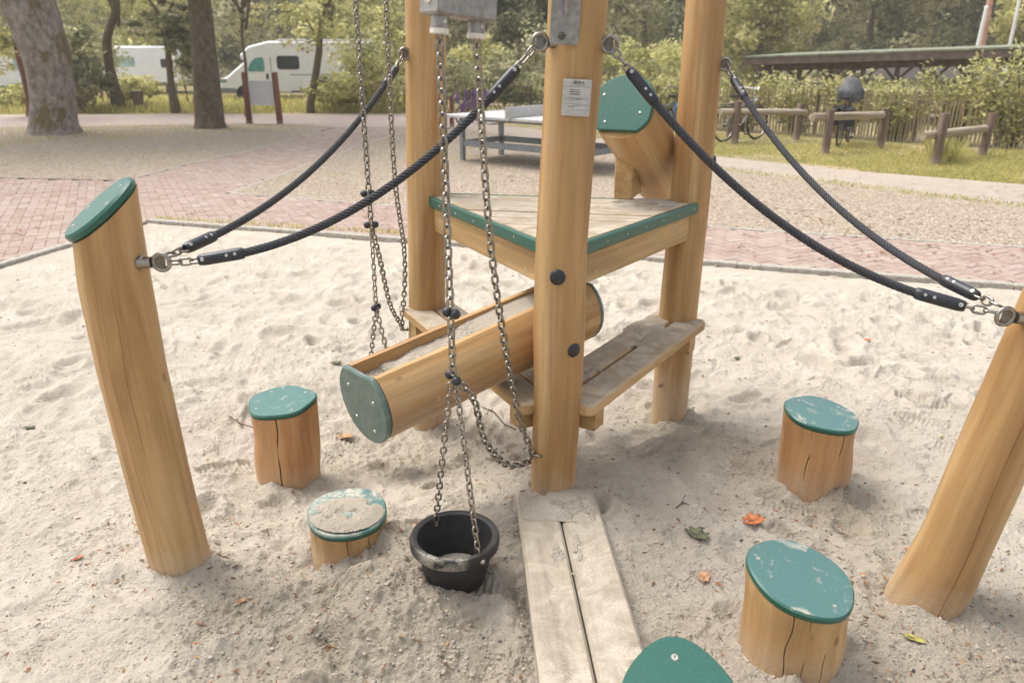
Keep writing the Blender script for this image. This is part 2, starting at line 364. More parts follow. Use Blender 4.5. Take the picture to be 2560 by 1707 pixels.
def solo(name, mb, mat, label, cat, base, group=None, smooth=35):        # a thing that is one mesh, origin at its base
    base = Vector(base); o = bpy.data.objects.new(name, mb.mesh(name, base, smooth)); COL.objects.link(o); o.location = base
    o.data.materials.append(M[mat]); ORG[o.name] = base; return tag(o, label, cat, group)
def inst(name, me, par, loc, quat=None, scale=None):
    o = bpy.data.objects.new(name, me); COL.objects.link(o); o.parent = par; o.location = Vector(loc) - org(par); ORG[o.name] = org(par)
    if quat is not None: o.rotation_mode = 'QUATERNION'; o.rotation_quaternion = quat
    if scale is not None: o.scale = scale
    return o
X, Y, Z = Vector((1, 0, 0)), Vector((0, 1, 0)), Vector((0, 0, 1))
# shared small parts
def shared(mb, name, mat, smooth=35):
    me = mb.mesh(name, Vector((0, 0, 0)), smooth); me.materials.append(M[mat]); return me
SCREW = shared(MB().lathe([(0.0062, -0.004), (0.0062, 0.0005), (0.005, 0.0022), (0.0028, 0.0024), (0.0026, 0.0008), (0.0001, 0.0006)], (0, 0, 0), (0, 0, 1), 12), 'screw', 'rivet')
LINK = shared(MB().link(0.0425, 0.0275, 0.0040), 'link', 'steel', 180)
LINK_S = shared(MB().link(0.0345, 0.022, 0.0031), 'link_small', 'steel', 180)
BALL = shared(MB().ball((0, 0, 0), 0.0145), 'stopper_ball', 'black', 180)
COVER = shared(MB().lathe([(0.026, -0.012), (0.026, 0.001), (0.0235, 0.0042), (0.012, 0.0062), (0.0005, 0.0068)], (0, 0, 0), (0, 0, 1), 22), 'cover_cap', 'black', 60)
def zquat(d): return Vector(d).to_track_quat('Z', 'Y')
def screw_at(par, p, nrm, sc_=1.0, name='screw'): return inst(name, SCREW, par, p, zquat(nrm), (sc_, sc_, sc_))
# ------------------------------------------------------------------ THE SETTING: sand, ground, paths
KC = PZ(375, 556); KA = PZ(2560, 722); KB = PZ(0, 668)           # pit corner, far kerb towards the right, left kerb towards the camera
dA = (KA - KC).normalized(); dB = (KB - KC).normalized()
nA = Vector((-dA.y, dA.x, 0)); nB = Vector((dB.y, -dB.x, 0))
if nA.y < 0: nA = -nA
if nB.x > 0: nB = -nB
KA2 = KC + dA * 14; KB2 = KC + dB * 13
N1, N2, N3, N4 = VN(1), VN(2), VN(3), VN(4)
GA = [(0.16, 2.50, .36, .11), (-0.46, 3.50, .52, -.22), (0.80, 3.40, .34, -.09), (-0.98, 2.86, .26, -.08), (-0.60, 2.15, .16, -.05), (-0.42, 2.17, .14, .07),
      (-0.37, 1.87, .15, .11), (-0.10, 1.86, .12, .03), (-0.06, 1.60, .16, -.06), (0.80, 3.02, .17, .085), (1.16, 2.55, .14, -.02), (0.72, 1.55, .2, .03), (-0.7, 1.7, .25, .02), (1.75, 3.3, .3, .03), (2.2, 2.5, .5, .02), (-1.15, 2.05, .16, .01)]
DAMP_SHADE = [(-0.35, 1.85, .34, 1.0), (-0.55, 2.15, .3, .7), (0.85, 3.0, .24, 1.0), (0.78, 3.35, .2, .8), (-0.85, 1.95, .16, .8), (1.2, 2.5, .17, .9), (1.15, 1.75, .3, .5), (0.5, 2.2, .2, .4), (-0.4, 3.2, .4, .5), (0.65, 1.5, .3, .5), (-0.3, 1.6, .4, .7), (-0.9, 2.75, .2, .4), (1.35, 1.65, .2, .8)]  # damp dug sand patches that also carry the painted shade of the foreground
FOOT = [(RS.uniform(-3.6, 4.4), RS.uniform(1.3, 7.4), RS.uniform(.04, .085), RS.uniform(1.2, 2.2), RS.uniform(0, 3.14), RS.uniform(.008, .030)) for _ in range(640)]
BASES = [(-1.125, 2.16, .097), (1.325, 1.99, .11), (-.987, 2.967, .138), (-.577, 2.287, .138), (1.215, 2.70, .138), (.797, 1.742, .142), (.155, 2.5, .085), (-.445, 3.63, .092), (.79, 3.46, .088)]
SHOES = [(RS.uniform(-2.2, 2.6), RS.uniform(1.6, 4.6), RS.uniform(0, 6.28)) for _ in range(46)]
def sand_fields(x, y):
    z = np.zeros_like(x); wt = np.zeros_like(x)
    for gx, gy, sg, a in GA: z += a * np.exp(-((x - gx) ** 2 + (y - gy) ** 2) / (2 * sg * sg))
    for gx, gy, sg, a in DAMP_SHADE: wt = np.maximum(wt, a * np.exp(-((x - gx) ** 2 + (y - gy) ** 2) / (2 * sg * sg)))
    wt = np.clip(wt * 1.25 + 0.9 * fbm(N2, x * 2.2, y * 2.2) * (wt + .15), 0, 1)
    z += 0.035 * fbm(N1, x * 1.3, y * 1.3, 3)
    wx = x + 0.06 * fbm(N3, x * 4, y * 4, 2); wy = y + 0.06 * fbm(N4, x * 4, y * 4, 2)
    for fx, fy, r, el, th, d in FOOT:
        if .3 < fx < .75 and 2.0 < fy < 2.7: continue
        m = (np.abs(x - fx) < 4 * r * el) & (np.abs(y - fy) < 4 * r * el)
        if not m.any(): continue
        ux = wx[m] - fx; uy = wy[m] - fy; c_, s_ = math.cos(th), math.sin(th)
        q = np.sqrt(((ux * c_ + uy * s_) / (r * el)) ** 2 + ((-ux * s_ + uy * c_) / r) ** 2)
        z[m] += d * (-np.exp(-(q / 0.8) ** 4) + 0.55 * np.exp(-((q - 1.35) / 0.35) ** 2))
    for bx_, by_, br_ in BASES:
        m = (np.abs(x - bx_) < .4) & (np.abs(y - by_) < .4); dd = np.hypot(x[m] - bx_, y[m] - by_) - br_
        z[m] += (.016 + .05 * fbm(N3, x[m] * 7, y[m] * 7, 2)) * np.exp(-(dd / .045) ** 2)
    for fx, fy, th in SHOES:
        if .25 < fx < .75 and 2.0 < fy < 2.7: continue
        m = (np.abs(x - fx) < .2) & (np.abs(y - fy) < .2); c_, s_ = math.cos(th), math.sin(th); l_ = (x[m] - fx) * c_ + (y[m] - fy) * s_; q_ = -(x[m] - fx) * s_ + (y[m] - fy) * c_
        wd_ = .042 + .008 * np.cos(l_ * 22); mk = np.clip((.125 - np.abs(l_)) / .012, 0, 1) * np.clip((wd_ - np.abs(q_)) / .010, 0, 1)
        rim = np.exp(-((np.maximum(np.abs(l_) - .125, np.abs(q_) - wd_)) / .016) ** 2); z[m] += -.010 * mk + .004 * mk * np.sin(l_ * 2 * math.pi / .021) + .008 * rim * (1 - mk)
    rid = 0.5 - np.abs(fbm(N3, wx * 7.5, wy * 7.5, 3)); z += 0.022 * (rid - 0.35)
    z += 0.013 * fbm(N4, wx * 18, wy * 18, 3)
    cl = fbm(N1, wx * 48, wy * 48, 3); pat = np.clip(0.45 + 1.6 * fbm(N2, x * 2.7 + 5, y * 2.7, 3), 0, 1)
    z += (0.003 + 0.010 * np.maximum(pat * .8, wt)) * (np.maximum(cl + 0.05, 0) * 1.5 - .35 * np.maximum(-cl - .1, 0))
    cl3 = fbm(N3, wx * 95, wy * 95, 2); z += (.0022 + .004 * np.maximum(pat, wt)) * np.maximum(cl3, -.1)
    cl2 = fbm(N4, wx * 24, wy * 24, 2); z += (0.007 + 0.024 * wt) * np.maximum(cl2, 0)
    z += 0.0016 * fbm(N2, x * 130, y * 130, 2)
    out = np.maximum((x - KC.x) * nA.x + (y - KC.y) * nA.y, (x - KC.x) * nB.x + (y - KC.y) * nB.y)
    z = z * np.clip(-out / 0.5, 0.25, 1) - 0.012
    z = np.where(out > 0.05, -0.3, z)
    return z, wt
def build_sand():
    ys = np.concatenate([[-5, -3, -1.5, -.5, .2, .7, 1.0, 1.2], 1.0 / np.linspace(1 / 1.36, 1 / 8.3, 720), [8.6]])
    us = np.concatenate([[-6, -3.5, -2.2, -1.5, -1.15], np.linspace(-1, 1, 960), [1.15, 1.5, 2.2, 3.5, 6]])
    hw = np.maximum(0.72 * ys + 0.3, 1.4)
    Xg = us[None, :] * hw[:, None]; Yg = np.repeat(ys[:, None], len(us), 1)
    z, wt = sand_fields(Xg.ravel(), Yg.ravel())
    nr, nc = Xg.shape
    me = bpy.data.meshes.new('sand'); me.vertices.add(nr * nc)
    co = np.stack([Xg.ravel(), Yg.ravel(), z], 1).astype(np.float32); me.vertices.foreach_set('co', co.ravel())
    i = (np.arange(nr - 1)[:, None] * nc + np.arange(nc - 1)[None, :]).ravel()
    q = np.stack([i, i + 1, i + nc + 1, i + nc], 1).astype(np.int32); nf = len(q)
    me.loops.add(nf * 4); me.loops.foreach_set('vertex_index', q.ravel())
    me.polygons.add(nf); me.polygons.foreach_set('loop_start', np.arange(0, nf * 4, 4, dtype=np.int32))
    me.polygons.foreach_set('use_smooth', np.ones(nf, dtype=bool)); me.update(calc_edges=True)
    a = me.attributes.new('wet', 'FLOAT', 'POINT'); a.data.foreach_set('value', wt.astype(np.float32))  # wet: damp dug sand together with painted near-field shade
    me.materials.append(M['sand']); o = bpy.data.objects.new('sand', me); COL.objects.link(o); tag(o, 'pale trampled sand of the play pit with clods and footprints', None, None, 'structure')
    return ys, us, hw, z.reshape(nr, nc), wt.reshape(nr, nc)
SY, SU, SHW, SZ, SW = build_sand()
def sand_z(x, y):
    r = np.clip(np.searchsorted(SY, y) - 1, 0, len(SY) - 2); k = (y - SY[r]) / (SY[r + 1] - SY[r])
    u = x / np.interp(y, SY, SHW); c = np.clip(np.searchsorted(SU, u) - 1, 0, len(SU) - 2); t = (u - SU[c]) / (SU[c + 1] - SU[c])
    return (SZ[r, c] * (1 - t) + SZ[r, c + 1] * t) * (1 - k) + (SZ[r + 1, c] * (1 - t) + SZ[r + 1, c + 1] * t) * k
def sz(x, y): return float(sand_z(np.array([x]), np.array([y]))[0])

def sheet(name, pts, mat, z, label, par=None):
    import bmesh
    bm = bmesh.new(); bm.faces.new([bm.verts.new((p[0], p[1], z)) for p in pts]); bm.normal_update()
    bmesh.ops.triangulate(bm, faces=bm.faces[:])
    for f in bm.faces:
        if f.normal.z < 0: f.normal_flip()
    me = bpy.data.meshes.new(name); bm.to_mesh(me); bm.free(); me.materials.append(M[mat])
    o = bpy.data.objects.new(name, me); COL.objects.link(o)
    if par: o.parent = par
    else: tag(o, label, None, None, 'structure')
    return o
kA2, kB2 = KA2 + nA * .04, KB2 + nB * .04; kC = KC + nA * .04 + nB * .04
sheet('ground', [kA2, kC, kB2, (-100, KB2.y), (-100, 118), (105, 118), (105, KA2.y)], 'grassy', -0.03, 'grassy sandy ground around the sand pit')
def pxpoly(l, z=0): return [PZ(x, y, z) for x, y in l]
G1 = pxpoly([(-420, 444), (0, 446), (286, 453), (339, 446), (469, 411), (625, 379), (737, 348), (800, 329), (839, 319), (759, 312), (576, 310), (0, 321), (-500, 330)])
G2 = pxpoly([(576, 484), (687, 444), (795, 402), (900, 365), (1013, 330), (1150, 322), (1300, 345), (1480, 366), (1794, 420), (2139, 468), (2560, 517), (3000, 570), (3000, 652), (2560, 620), (1768, 569), (1004, 518), (687, 493)])
sheet('gravel_bed', G1, 'gravel', 0.012, 'beige gravel bed on the left under the big trees')
g2o = sheet('gravel_bed', G2, 'gravel', 0.012, 'beige gravel area around the table tennis table')
BR = pxpoly([(-420, 444), (0, 446), (286, 453), (339, 446), (469, 411), (625, 379), (737, 348), (800, 329), (839, 319), (1060, 316), (1013, 330), (900, 365), (795, 402), (687, 444), (576, 484), (687, 493), (1004, 518), (1768, 569), (2560, 620), (3000, 652)]) + [KC + dA * 9.4 + nA * .09, KC + nA * .09 + nB * .09, KC + dB * 4.5 + nB * .09] + [PZ(-420, 800)]
bed = sheet('brick_path', BR, 'joint', -0.006, 'pinkish red brick paving in herringbone beyond the kerb')
sheet('road', pxpoly([(-600, 328), (0, 322), (576, 311), (759, 313), (839, 320), (1060, 317), (1180, 316), (1300, 300), (1500, 290), (1500, 281), (1009, 285), (192, 286), (-600, 292)]), 'road', -0.004, 'pale pinkish road in front of the camper vans')
sheet('footpath', pxpoly([(1060, 316), (1150, 322), (1300, 344), (1480, 365), (1794, 419), (2139, 467), (2560, 516), (3000, 568), (3000, 505), (2560, 461), (2104, 424), (1791, 391), (1480, 345), (1300, 318), (1180, 308)]), 'greypath', -0.002, 'narrow grey footpath beside the grass verge')
def inpoly(x, y, P):
    c = False; n = len(P)
    for i in range(n):
        a, b = P[i], P[i - 1]
        if (a[1] > y) != (b[1] > y) and x < (b[0] - a[0]) * (y - a[1]) / (b[1] - a[1]) + a[0]: c = not c
    return c
# herringbone bricks: the 300 that show largest are objects, the rest one joined part
bw = 0.1; ang = math.atan2(dA.y, dA.x) + R(45); ca, sa = math.cos(ang), math.sin(ang)
cand = []
for i in range(-240, 241):
    for j in range(-110, 111):
        bx, by = i + 2 * j, i - 2 * j
        for (ox, oy, hx, hy) in ((1, .5, 1, .5), (.5, 2, .5, 1)):
            lx, ly = (bx + ox) * bw, (by + oy) * bw
            wx_, wy_ = KC.x + 2 + lx * ca - ly * sa, KC.y + lx * sa + ly * ca
            if not (3.5 < wy_ < 21 and -13 < wx_ < 9): continue
            if inpoly(wx_, wy_, BR): cand.append((wx_, wy_, hx, hy))
def brick_box(mb, cx, cy, hx, hy, dz, tint, a):
    U = Vector((math.cos(a), math.sin(a), 0)); V = Vector((-U.y, U.x, 0))
    mb.box((cx, cy, -0.018 + dz), U, V, Z, hx * bw - .0016, hy * bw - .0016, 0.024, 0.0018, tint)
BMH = MB(); brick_box(BMH, 0, 0, 1, .5, 0, 0.0, 0); BM_ME = BMH.mesh('brick', Vector((0, 0, 0)), None); BM_ME.materials.append(M['brick'])
scored = []
for k, (cx, cy, hx, hy) in enumerate(cand):
    px, py, dep = proj((cx, cy, 0)); vis = 0 < px < 2560 and 0 < py < 1707
    hid = (1000 < px < 1120 and py > 450) or (1060 < px < 1760 and 470 < py < 700) or (170 < px < 345 and py > 470)
    scored.append((0 if vis and not hid else 1, dep, k))
scored.sort(); first = set(k for _, _, k in scored[:300]); rest = MB()
for k, (cx, cy, hx, hy) in enumerate(cand):
    dz = random.uniform(-.002, .002)
    if k in first:
        o = bpy.data.objects.new('brick', BM_ME); COL.objects.link(o); o.parent = bed
        o.location = (cx, cy, dz); o.rotation_euler = (random.uniform(-.01, .01), random.uniform(-.01, .01), ang + (0 if hx > hy else R(90)))
    else: brick_box(rest, cx, cy, hx, hy, dz, random.random(), ang)
ro = obj('bricks', rest, 'brick', None, None); ro.parent = bed; ro['kind'] = 'stuff'
# kerb stones
kerb = thing('kerb', 'pale concrete kerb edging the sand pit', 'kerb', KC)
del kerb['category']; kerb['kind'] = 'structure'
def kerb_run(p0, d, nrm, L, step=1.0):
    s_ = 0.0
    while s_ < L:
        c = p0 + d * (s_ + step / 2) + Vector((0, 0, -0.06 + random.uniform(-.006, .006)))
        obj('kerb_stone', MB().box(c + nrm * random.uniform(-.004, .004), d, nrm, Z, step / 2 - .004, .038, .09, .008), 'concrete', kerb); s_ += step
kerb_run(KC + nA * 0.04 - dA * 0.04, dA, nA, 11); kerb_run(KC + dB * 0.04 + nB * 0.04, dB, nB, 8)
edge = thing('path_edging', 'thin pale edging strip along the gravel beside the brick path', 'edging', G2[0]); del edge['category']; edge['kind'] = 'structure'
def edging(pts):
    for a, b in zip(pts[:-1], pts[1:]):
        d = (b - a); L = d.length; d.normalize(); k = max(1, int(L)); st = L / k
        for i in range(k):
            obj('edging_stone', MB().box(a + d * (i + .5) * st + Vector((0, 0, -.03)), d, Vector((-d.y, d.x, 0)), Z, st / 2 - .004, .025, .044, .006), 'concrete', edge)
edging([G2[16], G2[0], G2[1], G2[2], G2[3], G2[4]][1:]); edging(G1[2:8]); edging([G2[0], G2[16], G2[15], G2[14], G2[13]])
# ------------------------------------------------------------------ round timber
def log_mesh(path, rads, n=44, cracks=(), wob=0.03, seed=0, cut=None, rings=None, flare=None, capbot=True):
    """path: axis points; cracks: (theta, depth, width, h0, h1); cut: (kx, ky) slope of the sawn top."""
    rng = random.Random(seed); path = [Vector(p) for p in path]
    if rings:   # resample
        L = [0]
        for a, b in zip(path[:-1], path[1:]): L.append(L[-1] + (b - a).length)
        P2 = []; R2 = []
        cxs = [np.interp(np.linspace(0, L[-1], rings), L, [p[k] for p in path]) for k in range(3)]
        rr = np.interp(np.linspace(0, L[-1], rings), L, rads)
        ker = np.array([1, 2, 3, 2, 1]) / 9.0
        if len(path) > 2:
            for k in range(3): cxs[k][2:-2] = np.convolve(cxs[k], ker, 'valid')
        path = [Vector((cxs[0][i], cxs[1][i], cxs[2][i])) for i in range(rings)]; rads = list(rr)
    m = len(path); thetas = [2 * math.pi * k / n for k in range(n)]; tags = [None] * n
    for ci, (th, dep, wd, h0, h1) in enumerate(cracks):
        for off, tg_ in ((-wd, 0), (0, 1), (wd, 0)):
            thetas.append((th + off) % (2 * math.pi)); tags.append((ci, tg_))
    order = sorted(range(len(thetas)), key=lambda k: thetas[k]); thetas = [thetas[k] for k in order]; tags = [tags[k] for k in order]; n = len(thetas)
    ph = [(rng.randint(2, 5), rng.uniform(0, 6.28), rng.uniform(-2, 2), rng.uniform(.3, 1)) for _ in range(4)]
    mb = MB(); vs_ = []; g = []; u, v, d0 = frame_from(path[-1] - path[0], Vector((0, 1, 0))); tot = (path[-1] - path[0]).length; s_ = 0; g0 = rng.uniform(0, 9)
    for i in range(m):
        if i: s_ += (path[i] - path[i - 1]).length
        h = s_ / max(tot, 1e-6)
        for k in range(n):
            th = thetas[k]; w_ = sum(a * math.cos(q * th + p_ + z_ * h * 3) for q, p_, z_, a in ph) * wob / 2
            r = rads[i] * (1 + w_ + 0.6 * wob * math.sin(h * 9 + ph[0][1]) * math.cos(th - ph[1][1])); dth = 0
            if tags[k]:
                ci, mid = tags[k]; c0 = cracks[ci]; dth = 0.05 * math.sin(h * 7 + ci) + 0.02 * math.sin(h * 23 + ci)
                inside = max(0.0, min(1.0, (h - c0[3]) * 12, (c0[4] - h) * 12))
                if mid: r -= c0[1] * inside
            e = u * math.cos(th + dth) + v * math.sin(th + dth); p = path[i] + e * r
            if cut and i > m - 12:
                wgt = (i - (m - 12)) / 11.0; off = p - path[i]; p = p + d0 * ((cut[0] * off.x + cut[1] * off.y) * wgt)
            vs_.append(p); g.append((math.cos(th) * r + g0, math.sin(th) * r, s_ + g0))
    fs = [(i * n + k, i * n + (k + 1) % n, (i + 1) * n + (k + 1) % n, (i + 1) * n + k) for i in range(m - 1) for k in range(n)]
    fs.append(tuple(range((m - 1) * n, m * n)))
    if capbot: fs.append(tuple(range(n))[::-1])
    mb.add(vs_, fs, g); top = [vs_[(m - 1) * n + k] for k in range(n) if not tags[k]]
    return mb, top
def cap_on(top, t=0.022, over=0.002, ch=0.005, inset_pts=None):
    c = sum(top, Vector()) / len(top); nrm = Vector((0, 0, 0))
    for i in range(len(top)): nrm += (top[i] - c).cross(top[(i + 1) % len(top)] - c)
    nrm.normalize(); u, v, d = frame_from(nrm)
    pts = [((p - c).dot(u), (p - c).dot(v)) for p in top]; pts = [(a * (1 + over / .14), b * (1 + over / .14)) for a, b in pts]
    # round the outline a little
    mb = MB().prism(pts, c + nrm * 0.0008, u, v, nrm, t, ch); return mb, c + nrm * (t + .0004), u, v, nrm, pts
def stump(name, label, cx, cy, ztop, rx, ry, mat, capmat, tilt, cracks, seed, screws, group='green capped log stumps'):
    zb = sz(cx, cy) - 0.25; t = thing(name, label, 'stump', (cx, cy, sz(cx, cy)), group)
    path = [(cx, cy, zb + (ztop - 0.022 - zb) * i / 17) for i in range(18)]
    mb, top = log_mesh(path, [1.0 - 0.012 * math.sin(i) for i in range(18)], 48, cracks, 0.045, seed)
    for i, p in enumerate(mb.v):
        q = Vector((p.x - cx, p.y - cy)); h = max(0, (p.z - zb) / (ztop - zb))
        mb.v[i] = Vector((cx + q.x * rx, cy + q.y * ry, p.z + (tilt[0] * q.x * rx + tilt[1] * q.y * ry) * max(0, h - .5) * 2)); g = mb.g[i]; mb.g[i] = ((g[0]) * rx, g[1] * ry, g[2])
    top = [Vector((cx + (p.x - cx) * rx, cy + (p.y - cy) * ry, p.z + tilt[0] * (p.x - cx) * rx + tilt[1] * (p.y - cy) * ry)) for p in top]
    obj('log', mb, mat, t)
    cm, c, u, v, nrm, pts = cap_on(top); cp = obj('cap', cm, capmat, t)
    for a, rr in screws:
        k = int(a / (2 * math.pi) * len(pts)) % len(pts); screw_at(cp, c + (u * pts[k][0] + v * pts[k][1]) * rr, nrm)
    return t
CR = -math.pi / 2      # frame angle facing the camera is found by eye below
def th_cam(a):         # angle (radians, 0 = towards camera, + = to the right) in log_mesh's frame for a vertical log
    u, v, d = frame_from(Z, Vector((0, 1, 0))); e = Vector((math.sin(a), -math.cos(a), 0)); return math.atan2(e.dot(v), e.dot(u)) % (2 * math.pi)
four = [(R(40), .78), (R(130), .78), (R(220), .78), (R(310), .78)]
stump('log_stump', 'log stump with dusted green cap, nearest the left leaning post, cracked down its front', -0.987, 2.967, 0.235, .138, .132, 'wood_red', 'green_dust', (.04, .08), [(th_cam(.05), .5, .022, -.2, 1.2), (th_cam(.42), .2, .016, -.2, .6), (th_cam(-.5), .006, .02, .5, 1.2)], 3, four)
stump('log_stump', 'low log stump, half buried, its green cap mostly covered with sand', -0.577, 2.287, 0.125, .136, .142, 'wood', 'green_sandy', (0, .05), [(th_cam(-.75), .2, .012, -.2, 1.2), (th_cam(.15), .08, .01, .2, 1.2), (th_cam(.7), .08, .01, .2, 1.2)], 5, [])
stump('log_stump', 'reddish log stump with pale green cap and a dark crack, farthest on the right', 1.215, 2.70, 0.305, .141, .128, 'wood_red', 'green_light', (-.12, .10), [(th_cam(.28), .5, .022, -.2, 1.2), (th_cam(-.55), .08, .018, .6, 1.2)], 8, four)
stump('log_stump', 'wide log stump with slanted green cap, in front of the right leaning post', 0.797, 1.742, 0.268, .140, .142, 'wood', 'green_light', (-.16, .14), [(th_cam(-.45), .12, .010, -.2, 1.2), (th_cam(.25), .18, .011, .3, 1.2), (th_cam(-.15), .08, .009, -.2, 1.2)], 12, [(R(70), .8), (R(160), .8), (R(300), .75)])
near_stump = stump('log_stump', 'nearest log stump, clean green cap with one screw, cut by the bottom edge', 0.385, 1.315, 0.235, .135, .165, 'wood', 'green', (-.05, .35), [], 15, [])
_d = ray(1687, 1643); _n = Vector((.05, -.35, 1)); _t = (Vector((.385, 1.315, .236)) - Vector((0, 0, CAM_H))).dot(_n) / _d.dot(_n)
screw_at([c_ for c_ in near_stump.children if c_.name.startswith('cap')][0], Vector((0, 0, CAM_H)) + _d * _t, _n, 1.6)
def leaning(name, label, pts, seed, cut, mat, cracks):
    base = Vector(pts[1][0]); t = thing(name, label, 'post', (base.x, base.y, sz(base.x, base.y)), 'posts holding the ropes')
    mb, top = log_mesh([p for p, r in pts], [r for p, r in pts], 44, cracks, 0.028, seed, cut, 60); obj('trunk', mb, mat, t)
    cm, c, u, v, nrm, pp = cap_on(top, 0.027, .003, .007); cp = obj('cap', cm, 'green', t)
    for a in (R(20), R(140), R(200), R(320)):
        k = int(a / 6.2832 * len(pp)) % len(pp); screw_at(cp, c + (u * pp[k][0] + v * pp[k][1]) * .72, nrm)
    return t
LPOST = leaning('leaning_post', 'bowed peeled log post with slanted green cap, at far left', [(Vector((-1.11, 2.18, -.3)), .097), (Vector((-1.125, 2.16, .02)), .097), (Vector((-1.142, 2.15, .35)), .095), (Vector((-1.158, 2.14, .72)), .096), (Vector((-1.150, 2.125, 1.02)), .097), (Vector((-1.138, 2.12, 1.20)), .095)], 4, (.62, .40), 'wood',
                [(th_cam(-.1), .0035, .006, -.1, .95), (th_cam(-.5), .003, .006, .3, .9), (th_cam(.3), .003, .006, .35, .9)])
RPOST = leaning('leaning_post', 'peeled log post leaning to the right, cut by the right edge', [(Vector((1.28, 2.03, -.25)), .125), (Vector((1.325, 1.99, .02)), .109), (Vector((1.365, 1.98, .22)), .097), (Vector((1.42, 1.97, .6)), .097), (Vector((1.475, 1.96, .95)), .095), (Vector((1.51, 1.95, 1.2)), .09)], 9, (-.5, .4), 'wood',
                [(th_cam(-.25), .006, .008, -.1, .95), (th_cam(.35), .003, .006, .3, .95)])

# ------------------------------------------------------------------ the play tower
PF, PL, PR = Vector((.163, 2.5, 0)), Vector((-.415, 3.63, 0)), Vector((.80, 3.46, 0))
tower = thing('play_tower', 'three post wooden play tower with triangular deck, benches and pulley boxes', 'play tower', (PF.x, PF.y, sz(PF.x, PF.y)))
def tpost(pts, seed, cracks, label):
    mb, top = log_mesh([p for p, r in pts], [r for p, r in pts], 44, cracks, 0.024, seed, None, 80); return obj('post', mb, 'wood', tower, 35, label)
postF = tpost([(Vector((.150, 2.5, -.3)), .084), (Vector((.155, 2.5, .15)), .083), (Vector((.166, 2.5, .5)), .086), (Vector((.164, 2.5, .72)), .090), (Vector((.163, 2.5, 1.0)), .086), (Vector((.180, 2.5, 1.4)), .086), (Vector((.198, 2.5, 1.75)), .090), (Vector((.21, 2.5, 2.45)), .09)], 21,
              [(th_cam(.05), .002, .005, .62, 1.1), (th_cam(-.35), .002, .005, .1, .45)], 'front post carrying the metal plates')
postL = tpost([(Vector((-.45, 3.63, -.5)), .092), (Vector((-.445, 3.63, 0)), .092), (Vector((-.42, 3.63, .6)), .09), (Vector((-.405, 3.62, 1.1)), .09), (Vector((-.378, 3.62, 1.75)), .089), (Vector((-.36, 3.62, 2.45)), .088)], 22, [(th_cam(.3), .002, .005, .2, .7)], 'rear left post')
postR = tpost([(Vector((.79, 3.46, -.4)), .088), (Vector((.79, 3.46, .1)), .088), (Vector((.797, 3.46, .55)), .09), (Vector((.806, 3.46, 1.0)), .088), (Vector((.808, 3.46, 1.75)), .083), (Vector((.81, 3.46, 2.45)), .08)], 23, [(th_cam(-.3), .002, .005, .2, .7)], 'rear right post')
ZD = 1.005
N_, L_, R_ = Vector((.168, 2.5, 0)), Vector((-.43, 3.655, 0)), Vector((.845, 3.42, 0))
cen = (N_ + L_ + R_) / 3
def inward(a, b):
    d = (b - a).normalized(); n = Vector((-d.y, d.x, 0)); return d, (n if n.dot(cen - a) > 0 else -n)
# deck boards, parallel to the back edge
dLR, nLR = inward(L_, R_); H = abs((N_ - L_).dot(nLR)); nb = 8; bwid = H / nb
for i in range(nb):
    a0, a1 = i * bwid + .004, (i + 1) * bwid - .004
    def at(h):
        k = h / H; return L_.lerp(N_, k), R_.lerp(N_, k)
    p0, p1 = at(a0); q0, q1 = at(min(a1, H * .985))
    ins_ = .018; pts = [p0 + dLR * ins_, p1 - dLR * ins_, q1 - dLR * ins_, q0 + dLR * ins_]
    if (pts[2] - pts[3]).dot(dLR) < .02: pts[2] = pts[3] + dLR * .02
    o_ = Vector((L_.x, L_.y, ZD - .035)); P2 = [((p - o_).dot(dLR), (p - o_).dot(nLR)) for p in pts]
    obj('deck_board', MB().prism(P2, o_ + Z * random.uniform(-.0015, .0015), dLR, nLR, Z, .035, .002), 'wood_bench', tower)
# beams and green edge strips on the three sides
for (a, b, s0, s1, bm_) in ((N_, L_, .10, 1.27, 1), (N_, R_, .09, 1.09, 1), (L_, R_, .05, 1.22, 1)):
    d, n = inward(a, b); Lg = (b - a).length; s1 = min(s1, Lg - .01)
    c = a + d * ((s0 + s1) / 2) + n * .03 + Z * (ZD - .045 - .058)
    bo = obj('deck_beam', MB().box(c, d, n, Z, (s1 - s0) / 2 - .035, .022, .06, .004), 'wood_beam', tower)
    st = obj('edge_strip', MB().box(a + d * ((s0 + s1) / 2) - n * .004 + Z * (ZD - .022), d, n, Z, (s1 - s0) / 2, .011, .024, .006), 'green', tower)
    k = 7
    for i in range(k):
        screw_at(st, a + d * (s0 + .04 + (s1 - s0 - .08) * i / (k - 1)) - n * .0152 + Z * (ZD - .022 + random.uniform(-.004, .004)), -n, .55)
    for i in range(4):
        for h in (.08, .13):
            screw_at(bo, a + d * (s0 + .08 + (s1 - s0 - .16) * (i + .3 * (h > .1)) / 3.3) + n * .008 + Z * (ZD - h), -n, .7)
